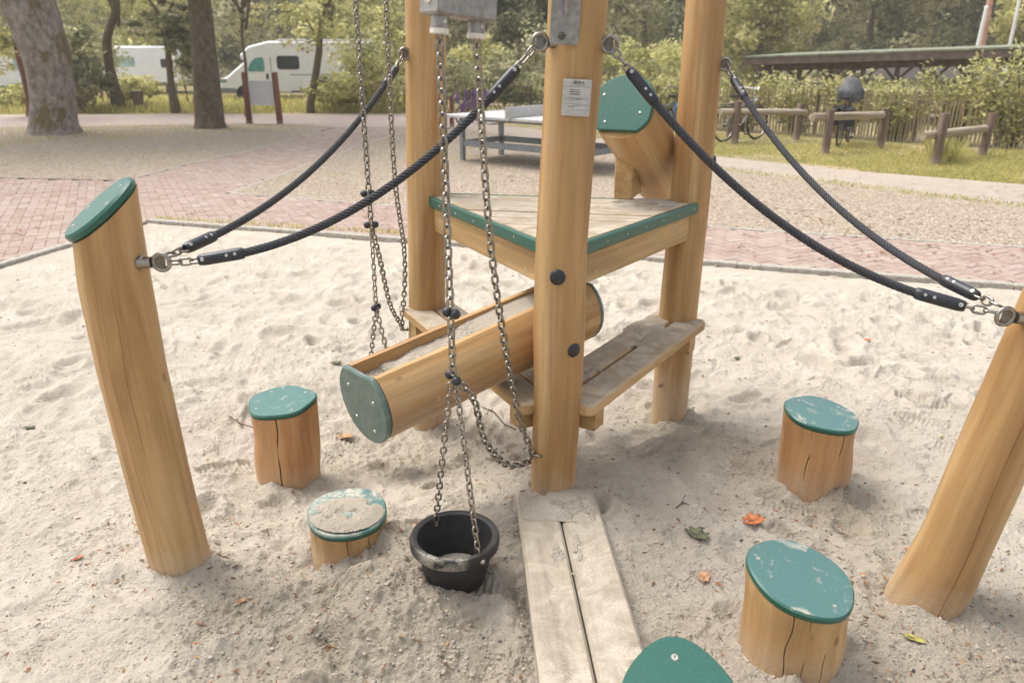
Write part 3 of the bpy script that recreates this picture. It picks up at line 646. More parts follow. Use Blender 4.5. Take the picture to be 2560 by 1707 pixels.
# benches from the front post to the two rear posts
def rounded(L0, L1, w0, w1, r, which):
    pts = []
    cs = [(L0, w0), (L1, w0), (L1, w1), (L0, w1)]
    for i, (x_, y_) in enumerate(cs):
        if i in which:
            sx = 1 if x_ == L0 else -1; sy = 1 if y_ == w0 else -1; a0 = {(1, 1): 180, (-1, 1): 270, (-1, -1): 0, (1, -1): 90}[(sx, sy)]
            for k in range(6): a = R(a0 + 18 * k); pts.append((x_ + sx * r + r * math.cos(a), y_ + sy * r + r * math.sin(a)))
        else: pts.append((x_, y_))
    return pts
def bench(a, b, ztop, s0, s1, wd=.265):
    d = (b - a).normalized(); n = Vector((-d.y, d.x, 0)); o_ = Vector((a.x, a.y, ztop - .05)); g = .006
    for side in (0, 1):
        if side == 0: pts = rounded(s0, s1, -wd / 2, -g, .03, (0, 1))
        else: pts = rounded(s0, s1, g, wd / 2, .03, (2, 3))
        obj('bench_plank', MB().prism(pts, o_, d, n, Z, .05, .009), 'wood_bench', tower)
    for s_ in (s0 + .10, s1 - .12):
        obj('bench_support', MB().box(a + d * s_ + Z * (ztop - .092), n, d, Z, wd / 2 - .02, .035, .042, .005), 'wood_beam', tower)
bench(PF, PR, .45, .02, 1.175); bench(PF, PL, .45, .02, 1.32)
# round black bolt covers
def on_post(px, py, Yc, r): return PY(px, py, Yc - r)
def cover(px, py, pc, r, ang_):
    nrm = Vector((math.sin(ang_), -math.cos(ang_), 0)); p = PY(px, py, pc.y - r * math.cos(ang_)); inst('cover_cap', COVER, postF if pc is PF else postR, p, zquat(nrm))
cover(1394, 694, PF, .0905, -.08); cover(1435, 875, PF, .089, .62); cover(1786, 404, PR, .03, 1.45)
# the sand chute log standing on the rear of the deck
def chute():
    C0, C1 = Vector((.465, 3.30, 1.415)), Vector((.755, 3.86, 1.05)); r = .138
    mb, top = log_mesh([C1, C0], [r, r], 40, [], .02, 31, None, 14); lg = obj('chute_log', mb, 'wood', tower, 35, 'short slanting log of the sand chute with green end')
    d = (C0 - C1).normalized(); u, v, _ = frame_from(d)
    pts = []
    for k in range(40):
        a = 2 * math.pi * k / 40; x_, y_ = math.cos(a) * (r + .002), math.sin(a) * (r + .002); y_ = max(y_, -.112); x_ = max(min(x_, .128), -.128)
        pts.append((x_, y_))
    cp = obj('end_cap', MB().prism(pts, C0 + d * .001, u, v, d, .02, .005), 'green', lg)
    for (a, b) in ((.05, .085), (-.09, .045), (.082, -.03), (-.06, -.075)): screw_at(cp, C0 + d * .0215 + u * a + v * b, d)
    # block under the log
    bx_ = PZ(1556, 494, ZD); o_ = Vector((bx_.x - .045, bx_.y - .03, ZD + .001)); f = Vector((.36, .93, 0)).normalized()
    obj('support_block', MB().prism([(0, 0), (.21, 0), (.19, .03), (.075, .215), (0, .235)], o_ + Vector((0, 0.0, 0)), f, Z, Vector((f.y, -f.x, 0)), .085, .004), 'wood_beam', tower)
chute()
# pulley boxes on arms, plates
NZ1, NZ2 = PY(1098, 86, 2.015), PY(1190, 98, 2.09)
def pulley(n1, n2, arm_from, post, hz=.2, label=None):
    d = (n2 - n1).normalized(); dh = Vector((d.x, d.y, 0)).normalized(); n = Vector((dh.y, -dh.x, 0))
    N3_ = n.cross(d).normalized()
    if N3_.z < 0: N3_ = -N3_
    L = (n2 - n1).length; c = (n1 + n2) / 2 + N3_ * (.042 + hz / 2)
    bx = obj('pulley_box', MB().box(c, d, n, N3_, L / 2 + .034, .036, hz / 2, .006), 'galv', tower, 35, label)
    for p in (n1, n2):
        obj('nozzle', MB().lathe([(.0222, .013), (.0222, .043)], p, N3_, 24), 'galv', bx); obj('nozzle_liner', MB().lathe([(.017, 0), (.0236, .001), (.0238, .0125), (.018, .013)], p, N3_, 24), 'nylon', bx)
        screw_at(bx, p + N3_ * .028 + n * .0222 , n, .9)
    screw_at(bx, n1 - d * .0345 + N3_ * .075, -d, 1.6)
    top = c + N3_ * (hz / 2 - .05); a = Vector((arm_from.x, arm_from.y, top.z)); e = (a - top).normalized(); L2 = (a - top).length
    obj('arm', MB().box((a + top) / 2, e, Vector((-e.y, e.x, 0)), e.cross(Vector((-e.y, e.x, 0))), L2 / 2, .025, .025, .004), 'galv', tower)
pulley(NZ1, NZ2, PF + Vector((.03, 0, 0)), postF, .26, 'grey metal pulley box over the front chains')
BZ1, BZ2 = Vector((-.585, 3.10, 1.93)), Vector((-.475, 3.14, 1.93))
pulley(BZ1, BZ2, PL + Vector((.04, 0, 0)), postL, .2)
pc_ = PY(1413, 40, 2.405); up = Vector((.045, -.02, 1)).normalized(); U = (X - up * X.dot(up)).normalized(); Nn = U.cross(up)
if Nn.y > 0: Nn = -Nn
pl_ = obj('bracket_plate', MB().prism(rounded(-.043, .043, -.078, .22, .01, (0, 1, 2, 3)), pc_ + Nn * .002, U, up, Nn, .008, .0015), 'galv', postF)
obj('bolt', MB().lathe([(.0125, 0), (.0125, .003), (.009, .0032), (.009, .0105), (.007, .012)], pc_ + Nn * .0105 + up * -.055 + U * -.006, Nn, 6), 'steel_dark', postF)
obj('gusset', MB().prism([(0, -.02), (.004, -.022), (.03, .03), (.06, .18), (0, .18)], pc_ + Nn * .0095 + up * .02 - U * .006, Nn, up, U, .012, .002), 'galv', postF)
# maker's plate
def text(body, size, pos, U_, V_, N_2, par, align='LEFT', bold=0.0):
    cu = bpy.data.curves.new('t', 'FONT'); cu.body = body; cu.size = size; cu.align_x = align; cu.extrude = 0.0002; cu.offset = bold
    o = bpy.data.objects.new('t', cu); COL.objects.link(o); bpy.context.view_layer.update()
    me = bpy.data.meshes.new_from_object(o.evaluated_get(bpy.context.evaluated_depsgraph_get())); bpy.data.objects.remove(o); bpy.data.curves.remove(cu)
    m4 = Matrix((U_, V_, N_2)).transposed().to_4x4(); m4.translation = Vector(pos) - org(par); me.transform(m4); me.materials.append(M['ink'])
    ob = bpy.data.objects.new('lettering', me); COL.objects.link(ob); ob.parent = par; ORG[ob.name] = org(par); return ob
pc2 = PY(1441, 245, 2.404); up2 = Vector((.055, 0, 1)).normalized(); U2 = (Vector((1, .06, 0)) - up2 * Vector((1, .06, 0)).dot(up2)).normalized(); N2_ = U2.cross(up2)
if N2_.y > 0: N2_ = -N2_
W2, H2 = .043, .053
mp = obj('maker_plate', MB().prism(rounded(-W2, W2, -H2, H2, .005, (0, 1, 2, 3)), pc2 + N2_ * .001, U2, up2, N2_, .0018, .0004), 'alu', postF, 35, 'metal maker plate with printed lettering')
fz = pc2 + N2_ * .0031
def at2(a, b): return fz + U2 * a + up2 * b
for a, b in ((-.036, .046), (.036, .046), (-.036, -.046), (.036, -.046)): screw_at(postF, at2(a, b) - N2_ * .001, N2_, .75)
text('IJREKA', .0115, at2(-.013, .040), U2, up2, N2_, postF, 'LEFT', .0002)
text('speeltoestellen', .0042, at2(-.004, .0355), U2, up2, N2_, postF)
for i, tx in enumerate(('Scan voor ons', 'volledige aanbod', 'speeltoestellen.')): text(tx, .0052, at2(.010, .0215 - .0062 * i), U2, up2, N2_, postF, 'RIGHT', .0001)
text('Typenummer', .0036, at2(-.006, -.0035), U2, up2, N2_, postF); text('Bouwjaar', .0042, at2(-.024, -.027), U2, up2, N2_, postF)
fr = MB()
def line_box(a0, b0, a1, b1, w_=.0003):
    for (p, q, hx, hy) in (((a0 + a1) / 2, b0, (a1 - a0) / 2, w_), ((a0 + a1) / 2, b1, (a1 - a0) / 2, w_), (a0, (b0 + b1) / 2, w_, (b1 - b0) / 2), (a1, (b0 + b1) / 2, w_, (b1 - b0) / 2)):
        fr.box(at2(p, q) - N2_ * .0001, U2, up2, N2_, hx, hy, .0001, 0)
line_box(-.039, -.001, .039, .032); line_box(-.039, -.018, .039, -.0055); line_box(-.008, -.035, .039, -.022)
obj('printed_frame', fr, 'ink', postF, None)

# knots in the timber
def knot(par, px, py, Ysurf, r, nrm=Vector((0, -1, 0))):
    p = PY(px, py, Ysurf); nrm = nrm.normalized(); obj('knot', MB().lathe([(r, -.004), (r, .0006), (r * .55, .0009), (.0004, .0006)], p, nrm, 14).torus(p + nrm * .0004, nrm, r, .0008, 16, 5), 'wood_red', par)
knot(postR, 1653, 964, 3.375, .012); knot(postF, 1402, 1010, 2.418, .007); knot(postL, 1075, 330, 3.535, .010)
# ------------------------------------------------------------------ chains, buckets
LINKN = [0]
def chain(par, pts, me, pitch, flip=0.6, name='link', off0=0.5):
    pts = [Vector(p) for p in pts]; L = [0.0]
    for a, b in zip(pts[:-1], pts[1:]): L.append(L[-1] + (b - a).length)
    n = max(1, int(round(L[-1] / pitch))); pt = L[-1] / n; A = np.array([tuple(p) for p in pts])
    def at(s_): return Vector([float(np.interp(s_, L, A[:, k])) for k in range(3)])
    for i in range(n):
        s_ = (i + .5) * pt; p = at(s_); d = (at(min(L[-1], s_ + pt * .6)) - at(max(0, s_ - pt * .6))).normalized()
        q = zquat(d) @ Quaternion((0, 0, 1), flip + (math.pi / 2 if i % 2 else 0) + random.uniform(-.12, .12))
        inst(name, me, par, p, q)
def smooth_path(ctrl, n=60):
    ctrl = [Vector(c) for c in ctrl]; P = [2 * ctrl[0] - ctrl[1]] + ctrl + [2 * ctrl[-1] - ctrl[-2]]; out = []
    for i in range(1, len(P) - 2):
        for k in range(n):
            t = k / n; a, b, c, d = P[i - 1], P[i], P[i + 1], P[i + 2]
            out.append(.5 * ((2 * b) + (c - a) * t + (2 * a - 5 * b + 4 * c - d) * t * t + (3 * b - a - 3 * c + d) * t ** 3))
    return out + [ctrl[-1]]
PITCH_L = .0283
def eye(par, p, d, nrm_axis):
    mb = MB().torus(p, nrm_axis, .0125, .004, 18, 8); o = obj('eye_bolt', mb, 'steel', par, 180); return o
def balls(par, p, sep):
    for s_ in (-1, 1): inst('stopper_ball', BALL, par, Vector(p) + Vector(sep) * s_)
# front hoist
BK = Vector((-.179, 2.015, .214))      # bucket rim centre
ch1 = thing('hoist_chain', 'steel hoist chain hanging down to the bucket and looped to the front post', 'chain', (BK.x, BK.y, BK.z))
J1 = PY(1133, 948, 2.015)
chain(ch1, [NZ1 + Z * .012, J1 + Z * .014], LINK, PITCH_L)
balls(ch1, PY(1128, 783, 2.015), Vector((.016, -.012, 0)) * .8); balls(ch1, J1 + Z * .005, Vector((-.012, .017, .004)) * .9)
# eye on the front post
EY = PY(1348, 1133, 2.455); es = PY(1330, 1140, 2.45)
eyeo = obj('eye_bolt', MB().torus(EY + Vector((-.006, -.012, 0)), Vector((.15, .3, 1)), .017, .0052, 22, 8).tube([EY + Vector((.004, .0, 0)), EY + Vector((.06, .03, 0))], .007, 10), 'steel', postF, 180)
chain(ch1, [NZ2 + Z * .012] + smooth_path([NZ2, PY(1230, 640, 2.24), PY(1290, 1010, 2.40), EY + Vector((-.022, -.012, 0))], 30)[1:], LINK, PITCH_L)
loop = smooth_path([J1 + Vector((.012, 0, 0)), PY(1185, 1000, 2.07), PY(1212, 1100, 2.17), PY(1262, 1158, 2.30), PY(1312, 1158, 2.40), EY + Vector((-.024, -.01, -.004))], 24)
chain(ch1, loop, LINK, PITCH_L, .2)
RB_, = (.140,)
bs = [BK + Vector((-.068, .095, -.016)), BK + Vector((.078, -.090, -.016))]
for k, (b, sx) in enumerate(zip(bs, (-1, 1))): chain(ch1, [J1 + Vector((sx * .008, 0, -.012)), b], LINK_S, .0232, .5 + k)
def bucket(name, label, c, dirs, group):
    t = thing(name, label, 'bucket', (c.x, c.y, c.z - .165), group)
    prof = [(.0005, -.165), (.086, -.165), (.094, -.158), (.119, -.045), (.1335, -.040), (.1395, -.032), (.1405, -.010), (.137, -.001), (.130, 0), (.1175, -.004), (.114, -.03), (.090, -.150), (.0005, -.150)]
    obj('bowl', MB().lathe(prof, c, Z, 48), 'rubber_sand', t, 40)
    sf = MB().lathe([(.001, -.149), (.0915, -.140), (.09, -.134), (.05, -.128), (.001, -.126)], c, Z, 28); obj('sand_fill', sf, 'sand', t)
    for b in dirs:
        e = Vector((b.x - c.x, b.y - c.y, 0)).normalized(); screw_at(t, Vector((c.x, c.y, c.z - .025)) + e * .140, e, 1.3, 'bolt'); obj('bolt', MB().lathe([(.008, 0), (.008, .006), (.004, .008)], Vector((c.x, c.y, c.z - .025)) + e * .1165, -e, 8), 'steel', t)
    return t
s = NT('rubber_sand'); o = s.obj(); n1 = s.noise(o, 14, 5, 0.7)
sx_ = s.n('ShaderNodeSeparateXYZ'); s.l(o, sx_.inputs[0])
band = s.math('MULTIPLY', s.mask(sx_.outputs[2], .118, .124), s.math('MULTIPLY', s.mask(sx_.outputs[1], -.07, -.11), s.mask(sx_.outputs[0], .06, .03)))
dust = s.math('MULTIPLY', s.math('MULTIPLY', band, s.mask(n1, .38, .5)), s.mask(s.noise(o, 300, 2, .7), .35, .6))
c = s.ramp(s.noise(o, 40, 4), [(.3, (30, 29, 28)), (.7, (48, 46, 44))]); c = s.mix(s.math('MULTIPLY', dust, .75), c, lin((190, 182, 164)))
s.col(c); s.rough(.62); s.bump(s.noise(o, 120, 3), .15, .003); M['rubber_sand'] = s.m
bucket('bucket', 'black rubber bucket hanging on chains beside the front plank, sand inside', BK, bs, 'sand buckets')
# rear hoist
BK2 = Vector((-.575, 3.10, .205)); J2 = PY(928, 562, 3.10); J3 = PY(940, 768, 3.10)
ch2 = thing('hoist_chain', 'second steel hoist chain, farther back beside the rear left post', 'chain', (BK2.x, BK2.y, BK2.z))
chain(ch2, [BZ1 + Z * .012, J2], LINK, PITCH_L, .4); balls(ch2, PY(920, 484, 3.10), Vector((.016, .006, 0))); balls(ch2, J2, Vector((.016, .006, 0))); balls(ch2, J3, Vector((.006, .012, 0)))
chain(ch2, [J2, J3], LINK_S, .0232, .3)
b2 = [BK2 + Vector((-.085, .085, -.016)), BK2 + Vector((.085, -.085, -.016))]
for b in b2: chain(ch2, [J3, b], LINK_S, .0232, .8)
E2 = PY(1017, 822, 3.62); obj('eye_bolt', MB().torus(E2 + Vector((-.01, -.01, 0)), Vector((.15, .3, 1)), .017, .0052, 20, 8).tube([E2, E2 + Vector((.07, 0, 0))], .007, 10), 'steel', postL, 180)
chain(ch2, smooth_path([BZ2 + Z * .012, PY(985, 420, 3.30), PY(1012, 650, 3.5), E2 + Vector((-.025, -.01, 0))], 30), LINK, PITCH_L)
chain(ch2, smooth_path([J2, PY(950, 650, 3.22), PY(975, 760, 3.4), PY(1000, 808, 3.52), E2 + Vector((-.02, -.012, -.004))], 24), LINK, PITCH_L, .2)
bucket('bucket', 'rear black bucket mostly hidden behind the tilted trough', BK2, b2, 'sand buckets')

# ------------------------------------------------------------------ tilted sand trough
def trough():
    A = PY(941, 948, 2.2); B = PY(1473, 713, 2.85); d = (B - A).normalized(); n = Vector((-d.y, d.x, 0)).normalized(); upv = d.cross(n).normalized()
    if upv.z < 0: upv = -upv
    Lg = (B - A).length; r = .141; wt_ = .172; hc = math.sqrt(r * r - (wt_ / 2) ** 2); c0 = A + n * (wt_ / 2) - upv * hc
    t = thing('sand_trough', 'tilted half log trough with green ends, filled with sand', 'trough', c0 + d * Lg / 2 - upv * r)
    a_top = math.asin(hc / r); K = 22; outer = []
    for k in range(K + 1):
        a = math.pi - a_top + (math.pi + 2 * a_top) * k / K; outer.append((r * math.cos(a), r * math.sin(a)))
    outer = outer if outer[0][0] < 0 else outer[::-1]
    iw = wt_ / 2 - .02; inner = [(iw, hc), (iw, hc - .12), (iw - .02, hc - .14), (-iw + .02, hc - .14), (-iw, hc - .12), (-iw, hc)]
    prof = outer + inner
    m = 24; vs_ = []; g = []
    for i in range(m + 1):
        for (a, b) in prof:
            wv = 1 + .012 * math.sin(i * .7 + a * 30); vs_.append(c0 + d * (Lg * i / m) + n * a * wv + upv * (b if b > hc - .001 else b * wv)); g.append((a, b, Lg * i / m))
    q = len(prof); fs = [(i * q + k, i * q + (k + 1) % q, (i + 1) * q + (k + 1) % q, (i + 1) * q + k) for i in range(m) for k in range(q)]
    fs += [tuple(range(q))[::-1], tuple(range(m * q, (m + 1) * q))]
    mb = MB().add(vs_, fs, g); body = obj('trough_body', mb, 'wood', t, 30)
    capo = [(a * 1.015, b * 1.015) for a, b in outer]
    for (p, dr) in ((c0, -d), (c0 + d * Lg, d)):
        U_ = n if dr.dot(d) > 0 else -n
        o_ = obj('end_cap', MB().prism([(x_ if U_ is n else -x_, y_) for x_, y_ in capo], p + dr * .0008, U_, upv, dr, .02, .005), 'green_sheen', t)
        for (a, b) in ((-.07, .05), (.075, .03), (-.055, -.065), (.05, -.085)): screw_at(o_, p + dr * .0212 + U_ * a + upv * b, dr)
    for (s_, b) in ((.19, -.02), (.52, -.02), (.75, -.03)):
        a = math.pi + math.asin(-b / r) ; p = c0 + d * (Lg * s_) + n * (-math.sqrt(r * r - b * b)) + upv * b
        e = (n * (-math.sqrt(r * r - b * b)) + upv * b).normalized()
        obj('wood_plug', MB().lathe([(.0125, -.004), (.0125, .0012), (.011, .0018), (.001, .002)], p, e, 16), 'wood_red', body)
    # sand inside
    nx, ny = 130, 16; xs = np.linspace(.004, Lg - .004, nx); yw = np.linspace(-iw + .001, iw - .001, ny); GX, GY = np.meshgrid(xs, yw, indexing='ij')
    hh = hc - .036 + .03 * np.exp(-((GX - .62 * Lg) / .16) ** 2) + .018 * np.exp(-((GX - .85 * Lg) / .1) ** 2) - .012 * (GX / Lg < .1) + .012 * fbm(N3, GX * 12, GY * 12) + .010 * np.maximum(fbm(N1, GX * 38, GY * 38, 2), 0) + .014 * (np.abs(GY) / iw) ** 2 * fbm(N2, GX * 9, GY * 2)
    vs_ = [c0 + d * float(GX[i, j]) + n * float(GY[i, j]) + upv * float(min(hh[i, j], hc - .012)) for i in range(nx) for j in range(ny)]
    fs = [(i * ny + j, (i + 1) * ny + j, (i + 1) * ny + j + 1, i * ny + j + 1) for i in range(nx - 1) for j in range(ny - 1)]
    so = obj('sand_fill', MB().add(vs_, fs), 'sand', t, 180)
    at_ = so.data.attributes.new('wet', 'FLOAT', 'POINT'); at_.data.foreach_set('value', np.full(nx * ny, .55, dtype=np.float32))  # wet: damp sand and painted shade in one value
trough()

# ------------------------------------------------------------------ walkway plank in front
def plankway():
    a, b = Vector((.160, 2.452, 0)), Vector((.222, 1.492, 0)); d = (b - a).normalized(); n = Vector((-d.y, d.x, 0)); Lg = (b - a).length; zt = .10
    t = thing('balance_plank', 'sand dusted double plank walkway running from the front post towards the viewer', 'plank', (a.x, a.y, zt - .06))
    for sd_ in (0, 1):
        w_ = .147; pts = rounded(0, Lg, -w_, -.003, .028, (0,)) if sd_ == 0 else rounded(0, Lg, .003, w_, .028, (3,))
        obj('plank', MB().prism(pts, Vector((a.x, a.y, zt - .055 - .002 * sd_)), d, n, Z, .055, .009), 'wood_grey', t)
    for s_ in (.12, .82): obj('bearer', MB().box(a + d * s_ + Z * (zt - .107), n, d, Z, .12, .04, .05, .005), 'wood_beam', t)
plankway()

# loose sand lying on the buried stump's cap, on the plank end and along the benches
def sand_patch(name, par, c, U_, V_, N_n, hu, hv, hmax, thr, seed, nu=46, nv=46, shape='disc', damp_shade_v=.5):
    gu = np.linspace(-1, 1, nu); GU, GV = np.meshgrid(gu, np.linspace(-1, 1, nv), indexing='ij')
    q = np.sqrt(GU ** 2 + GV ** 2) if shape == 'disc' else np.maximum(np.abs(GU) ** 3, np.abs(GV) ** 3)
    e = np.clip((1 - q) * 3.2, 0, 1) if shape == 'disc' else np.clip((1 - q) * 2, 0, 1) * np.clip((GV + .72 + .5 * fbm(N3, GU * 1.7 + seed, GV * .8, 4)) * 3, 0, 1)
    nz = fbm(N2, GU * 1.6 + seed, GV * 1.6, 4); hh = hmax * e * np.clip((nz - thr) * 4, -.3, 1) + .0022 * fbm(N1, GU * 13 + seed, GV * 13, 3) + .0016 * np.maximum(fbm(N4, GU * 26, GV * 26 + seed, 2), 0)
    hh = np.where(e < .02, -.004, hh - .0012)
    vs_ = [c + U_ * float(GU[i, j] * hu) + V_ * float(GV[i, j] * hv) + N_n * float(max(hh[i, j], -.005)) for i in range(nu) for j in range(nv)]
    fs = [(i * nv + j, (i + 1) * nv + j, (i + 1) * nv + j + 1, i * nv + j + 1) for i in range(nu - 1) for j in range(nv - 1) if min(e[i, j], e[i + 1, j], e[i, j + 1], e[i + 1, j + 1]) > .03 and max(hh[i, j], hh[i + 1, j + 1], hh[i + 1, j], hh[i, j + 1]) > 0]
    o_ = obj(name, MB().add(vs_, fs), 'sand', par, 180); a = o_.data.attributes.new('wet', 'FLOAT', 'POINT'); a.data.foreach_set('value', np.full(nu * nv, damp_shade_v, dtype=np.float32)); return o_  # wet: damp sand and painted shade in one value
for so_ in list(COL.objects):
    if so_.name.startswith('log_stump') and 'half buried' in so_.get('label', ''):
        sand_patch('sand_layer', so_, Vector((-.572, 2.265, .1265)), X, Y, Vector((0, -.05, 1)), .130, .116, .011, -.34, 3, 64, 64)
    if so_.name.startswith('balance_plank'):
        sand_patch('sand_layer', so_, Vector((.166, 2.345, .1003)), X, Y, Z, .140, .118, .020, -.22, 9, 60, 50, 'box', .35)
        sand_patch('sand_layer', so_, Vector((.175, 2.1, .1002)), X, Y, Z, .06, .14, .004, .02, 5, 40, 70, 'disc', .2)
sand_patch('sand_layer', tower, Vector((.258, 2.68, .4504)), Vector((.53, .847, 0)), Vector((-.847, .53, 0)), Z, .15, .115, .010, -.05, 12, 50, 50, 'disc', .6)
sand_patch('sand_layer', tower, Vector((.62, 3.26, .4503)), Vector((.53, .847, 0)), Vector((-.847, .53, 0)), Z, .26, .11, .005, .02, 21, 60, 40, 'disc', .3)
sand_patch('sand_layer', tower, Vector((.58, 3.36, ZD + .0004)), X, Y, Z, .17, .10, .014, -.12, 31, 50, 40, 'disc', .2)
# ------------------------------------------------------------------ ropes
def ring_mount(par, p, out, face):
    """eye ring on a post: p = ring centre, out = direction away from the post, face = disc normal."""
    out = Vector(out).normalized(); face = Vector(face); face = (face - out * face.dot(out)).normalized()
    ro_ = obj('eye_ring', MB().torus(p, face, .0232, .0062, 28, 9), 'steel', par, 50)
    si = face.cross(out); dp = []
    for k in range(17): a = R(-125 + 250 * k / 16); dp.append((-math.cos(a) * .0185, math.sin(a) * .0185))
    obj('ring_web', MB().prism(dp, p - face * .0015, out, si, face if out.cross(si).dot(face) > 0 else -face, .003, .0006), 'steel_dark', par)
    obj('ring_collar', MB().lathe([(.02, -.002), (.02, .008), (.0165, .012), (.0165, .034)], p - out * .062, out, 22), 'steel', par, 40)
    return ro_
def rope(name, label, pr, px_, mount_par=None, sag=.1, slack=.35, group='ropes of the climbing pen'):
    """pr: start point at ring A, px_: end point at ring B."""
    A, B = Vector(pr), Vector(px_); t = thing(name, label, 'rope', A, group); d = (B - A); Lg = d.length
    n = 160; P = [A.lerp(B, i / n) + Z * (-4 * sag * (i / n) * (1 - i / n)) for i in range(n + 1)]
    L = [0]
    for a, b in zip(P[:-1], P[1:]): L.append(L[-1] + (b - a).length)
    Ar = np.array([tuple(p) for p in P])
    def at(s_): return Vector([float(np.interp(s_, L, Ar[:, k])) for k in range(3)])
    T = L[-1]; lc = .088; fl = .118
    # chain pieces at both ends
    for e in (0, 1):
        seg = [at(lc * k / 6) if e == 0 else at(T - lc * k / 6) for k in range(7)]; chain(t, seg, LINK, PITCH_L, .3 + e, 'link')
        s0, s1 = (lc - .012, lc + fl) if e == 0 else (T - lc + .012, T - lc - fl)
        p0, p1 = at(s0), at(s1); dr = (p1 - p0).normalized(); Lf = (p1 - p0).length
        fe = obj('ferrule', MB().lathe([(.0115, .0), (.0150, .004), (.0175, .02), (.0178, Lf - .018), (.0165, Lf - .004), (.0130, Lf)], p0, dr, 20), 'black', t, 45)
        side = Vector((0, -1, .25)); side = (side - dr * side.dot(dr)).normalized()
        for q, sc_ in ((.014, 1.0), (Lf * .62, .75), (Lf * .80, .75)): screw_at(fe, p0 + dr * q + side * (.0172 if q > .02 else .0158), side, sc_, 'rivet')
    # twisted strands
    s0, s1 = lc + fl - .012, T - lc - fl + .012; m = int((s1 - s0) / .007); mb = MB(); pts = [at(s0 + (s1 - s0) * i / m) for i in range(m + 1)]
    tg = [(pts[min(i + 1, m)] - pts[max(i - 1, 0)]).normalized() for i in range(m + 1)]; u, v, _ = frame_from(tg[0]); fr_ = []
    for i in range(m + 1):
        u = (u - tg[i] * u.dot(tg[i])).normalized(); fr_.append((u.copy(), tg[i].cross(u)))
    for k in range(6):
        path = []
        for i in range(m + 1):
            a = 2 * math.pi * k / 6 + i * (s1 - s0) / m / .085 * 2 * math.pi; path.append(pts[i] + fr_[i][0] * math.cos(a) * .0088 + fr_[i][1] * math.sin(a) * .0088)
        mb.tube(path, .0041, 7)
    mb.tube(pts, .0066, 8); obj('strands', mb, 'ropemat', t, 180)
    return t
rL = PY(404, 656, 2.10); rLp = PY(1012, 135, 3.56); rF1 = PY(1350, 106, 2.44); rF2 = PY(1524, 112, 2.46); rRp = PY(1812, 161, 3.42); rR = PY(2513, 791, 1.93)
ring_mount(LPOST, rL, X, Y); ring_mount(postL, rLp, Vector((-1, -.35, 0)), Vector((.4, -1, 0))); ring_mount(postF, rF1, Vector((-1, -.1, 0)), Vector((0, -1, .1))); ring_mount(postF, rF2, Vector((1, -.1, 0)), Vector((.05, -1, 0)))
ring_mount(postR, rRp, Vector((1, -.4, 0)), Vector((.4, 1, 0))); ring_mount(RPOST, rR, Vector((-1, -.05, .12)), Vector((0, 1, 0)))
def toward(a, b, k): return a + (b - a).normalized() * k
rope('pen_rope', 'black twisted rope from the left post up to the rear left tower post', toward(rL, rLp, .022) + Z * .006, toward(rLp, rL, .02) - Z * .006, sag=.12)
rope('pen_rope', 'black twisted rope from the left post up to the front tower post', toward(rL, rF1, .022) - Z * .012, toward(rF1, rL, .02) - Z * .006, sag=.155)
rope('pen_rope', 'black twisted rope from the front tower post down to the right post', toward(rR, rF2, .022) - Z * .004, toward(rF2, rR, .016) - Z * .006, sag=.155)
rope('pen_rope', 'black twisted rope from the rear right tower post down to the right post', toward(rR, rRp, .022) + Z * .014, toward(rRp, rR, .016) - Z * .006, sag=.13)
# ------------------------------------------------------------------ foliage
def leaves_mesh(name, pts, size, mat, tint, seed=0, up=0.3):
    """pts (n,3): one small folded leaf quad at each point."""
    r = np.random.RandomState(seed); n = len(pts); a = r.normal(size=(n, 3)); a[:, 2] *= 0.7; a /= np.linalg.norm(a, axis=1)[:, None]
    b = r.normal(size=(n, 3)); b -= a * (a * b).sum(1)[:, None]; b /= np.linalg.norm(b, axis=1)[:, None]
    sz_ = (size * r.uniform(.6, 1.35, n))[:, None]
    v = np.stack([pts - a * sz_, pts + b * sz_ * .45, pts + a * sz_, pts - b * sz_ * .45], 1).reshape(-1, 3).astype(np.float32)
    me = bpy.data.meshes.new(name); me.vertices.add(4 * n); me.vertices.foreach_set('co', v.ravel()); me.loops.add(4 * n); me.loops.foreach_set('vertex_index', np.arange(4 * n, dtype=np.int32))
    me.polygons.add(n); me.polygons.foreach_set('loop_start', np.arange(0, 4 * n, 4, dtype=np.int32)); me.update(calc_edges=True)
    t = me.attributes.new('tint', 'FLOAT', 'POINT'); t.data.foreach_set('value', np.repeat(np.clip(tint, 0, 1), 4).astype(np.float32)); me.materials.append(M[mat]); return me
def crown_pts(c, rad, n, seed, clumps=40, cl=0.28, shell=0.45):
    r = np.random.RandomState(seed); d = r.normal(size=(clumps, 3)); d /= np.linalg.norm(d, axis=1)[:, None]
    cc = d * (shell + (1 - shell) * r.rand(clumps, 1) ** .6); rs = cl * r.uniform(.55, 1.35, clumps); ct = r.uniform(.0, 1.0, clumps)
    k = r.randint(0, clumps, n); p = r.normal(size=(n, 3)) * .55; p /= np.maximum(1, np.linalg.norm(p, axis=1))[:, None]
    q = cc[k] + p * rs[k][:, None] * np.array([1.15, 1.15, .8]); return np.array(c) + q * np.array(rad), ct[k] + r.normal(size=n) * .13
def me_obj(name, me, par=None):
    o = bpy.data.objects.new(name, me); COL.objects.link(o)
    if par: o.parent = par; me.transform(Matrix.Translation(-org(par))); ORG[o.name] = org(par)
    return o
def trunk(par, pts, mat, n=18, wob=.06, seed=1, name='trunk', rings=None):
    mb, _ = log_mesh([p for p, r in pts], [r for p, r in pts], n, (), wob, seed, None, rings or max(8, len(pts) * 5)); return obj(name, mb, mat, par, 60)
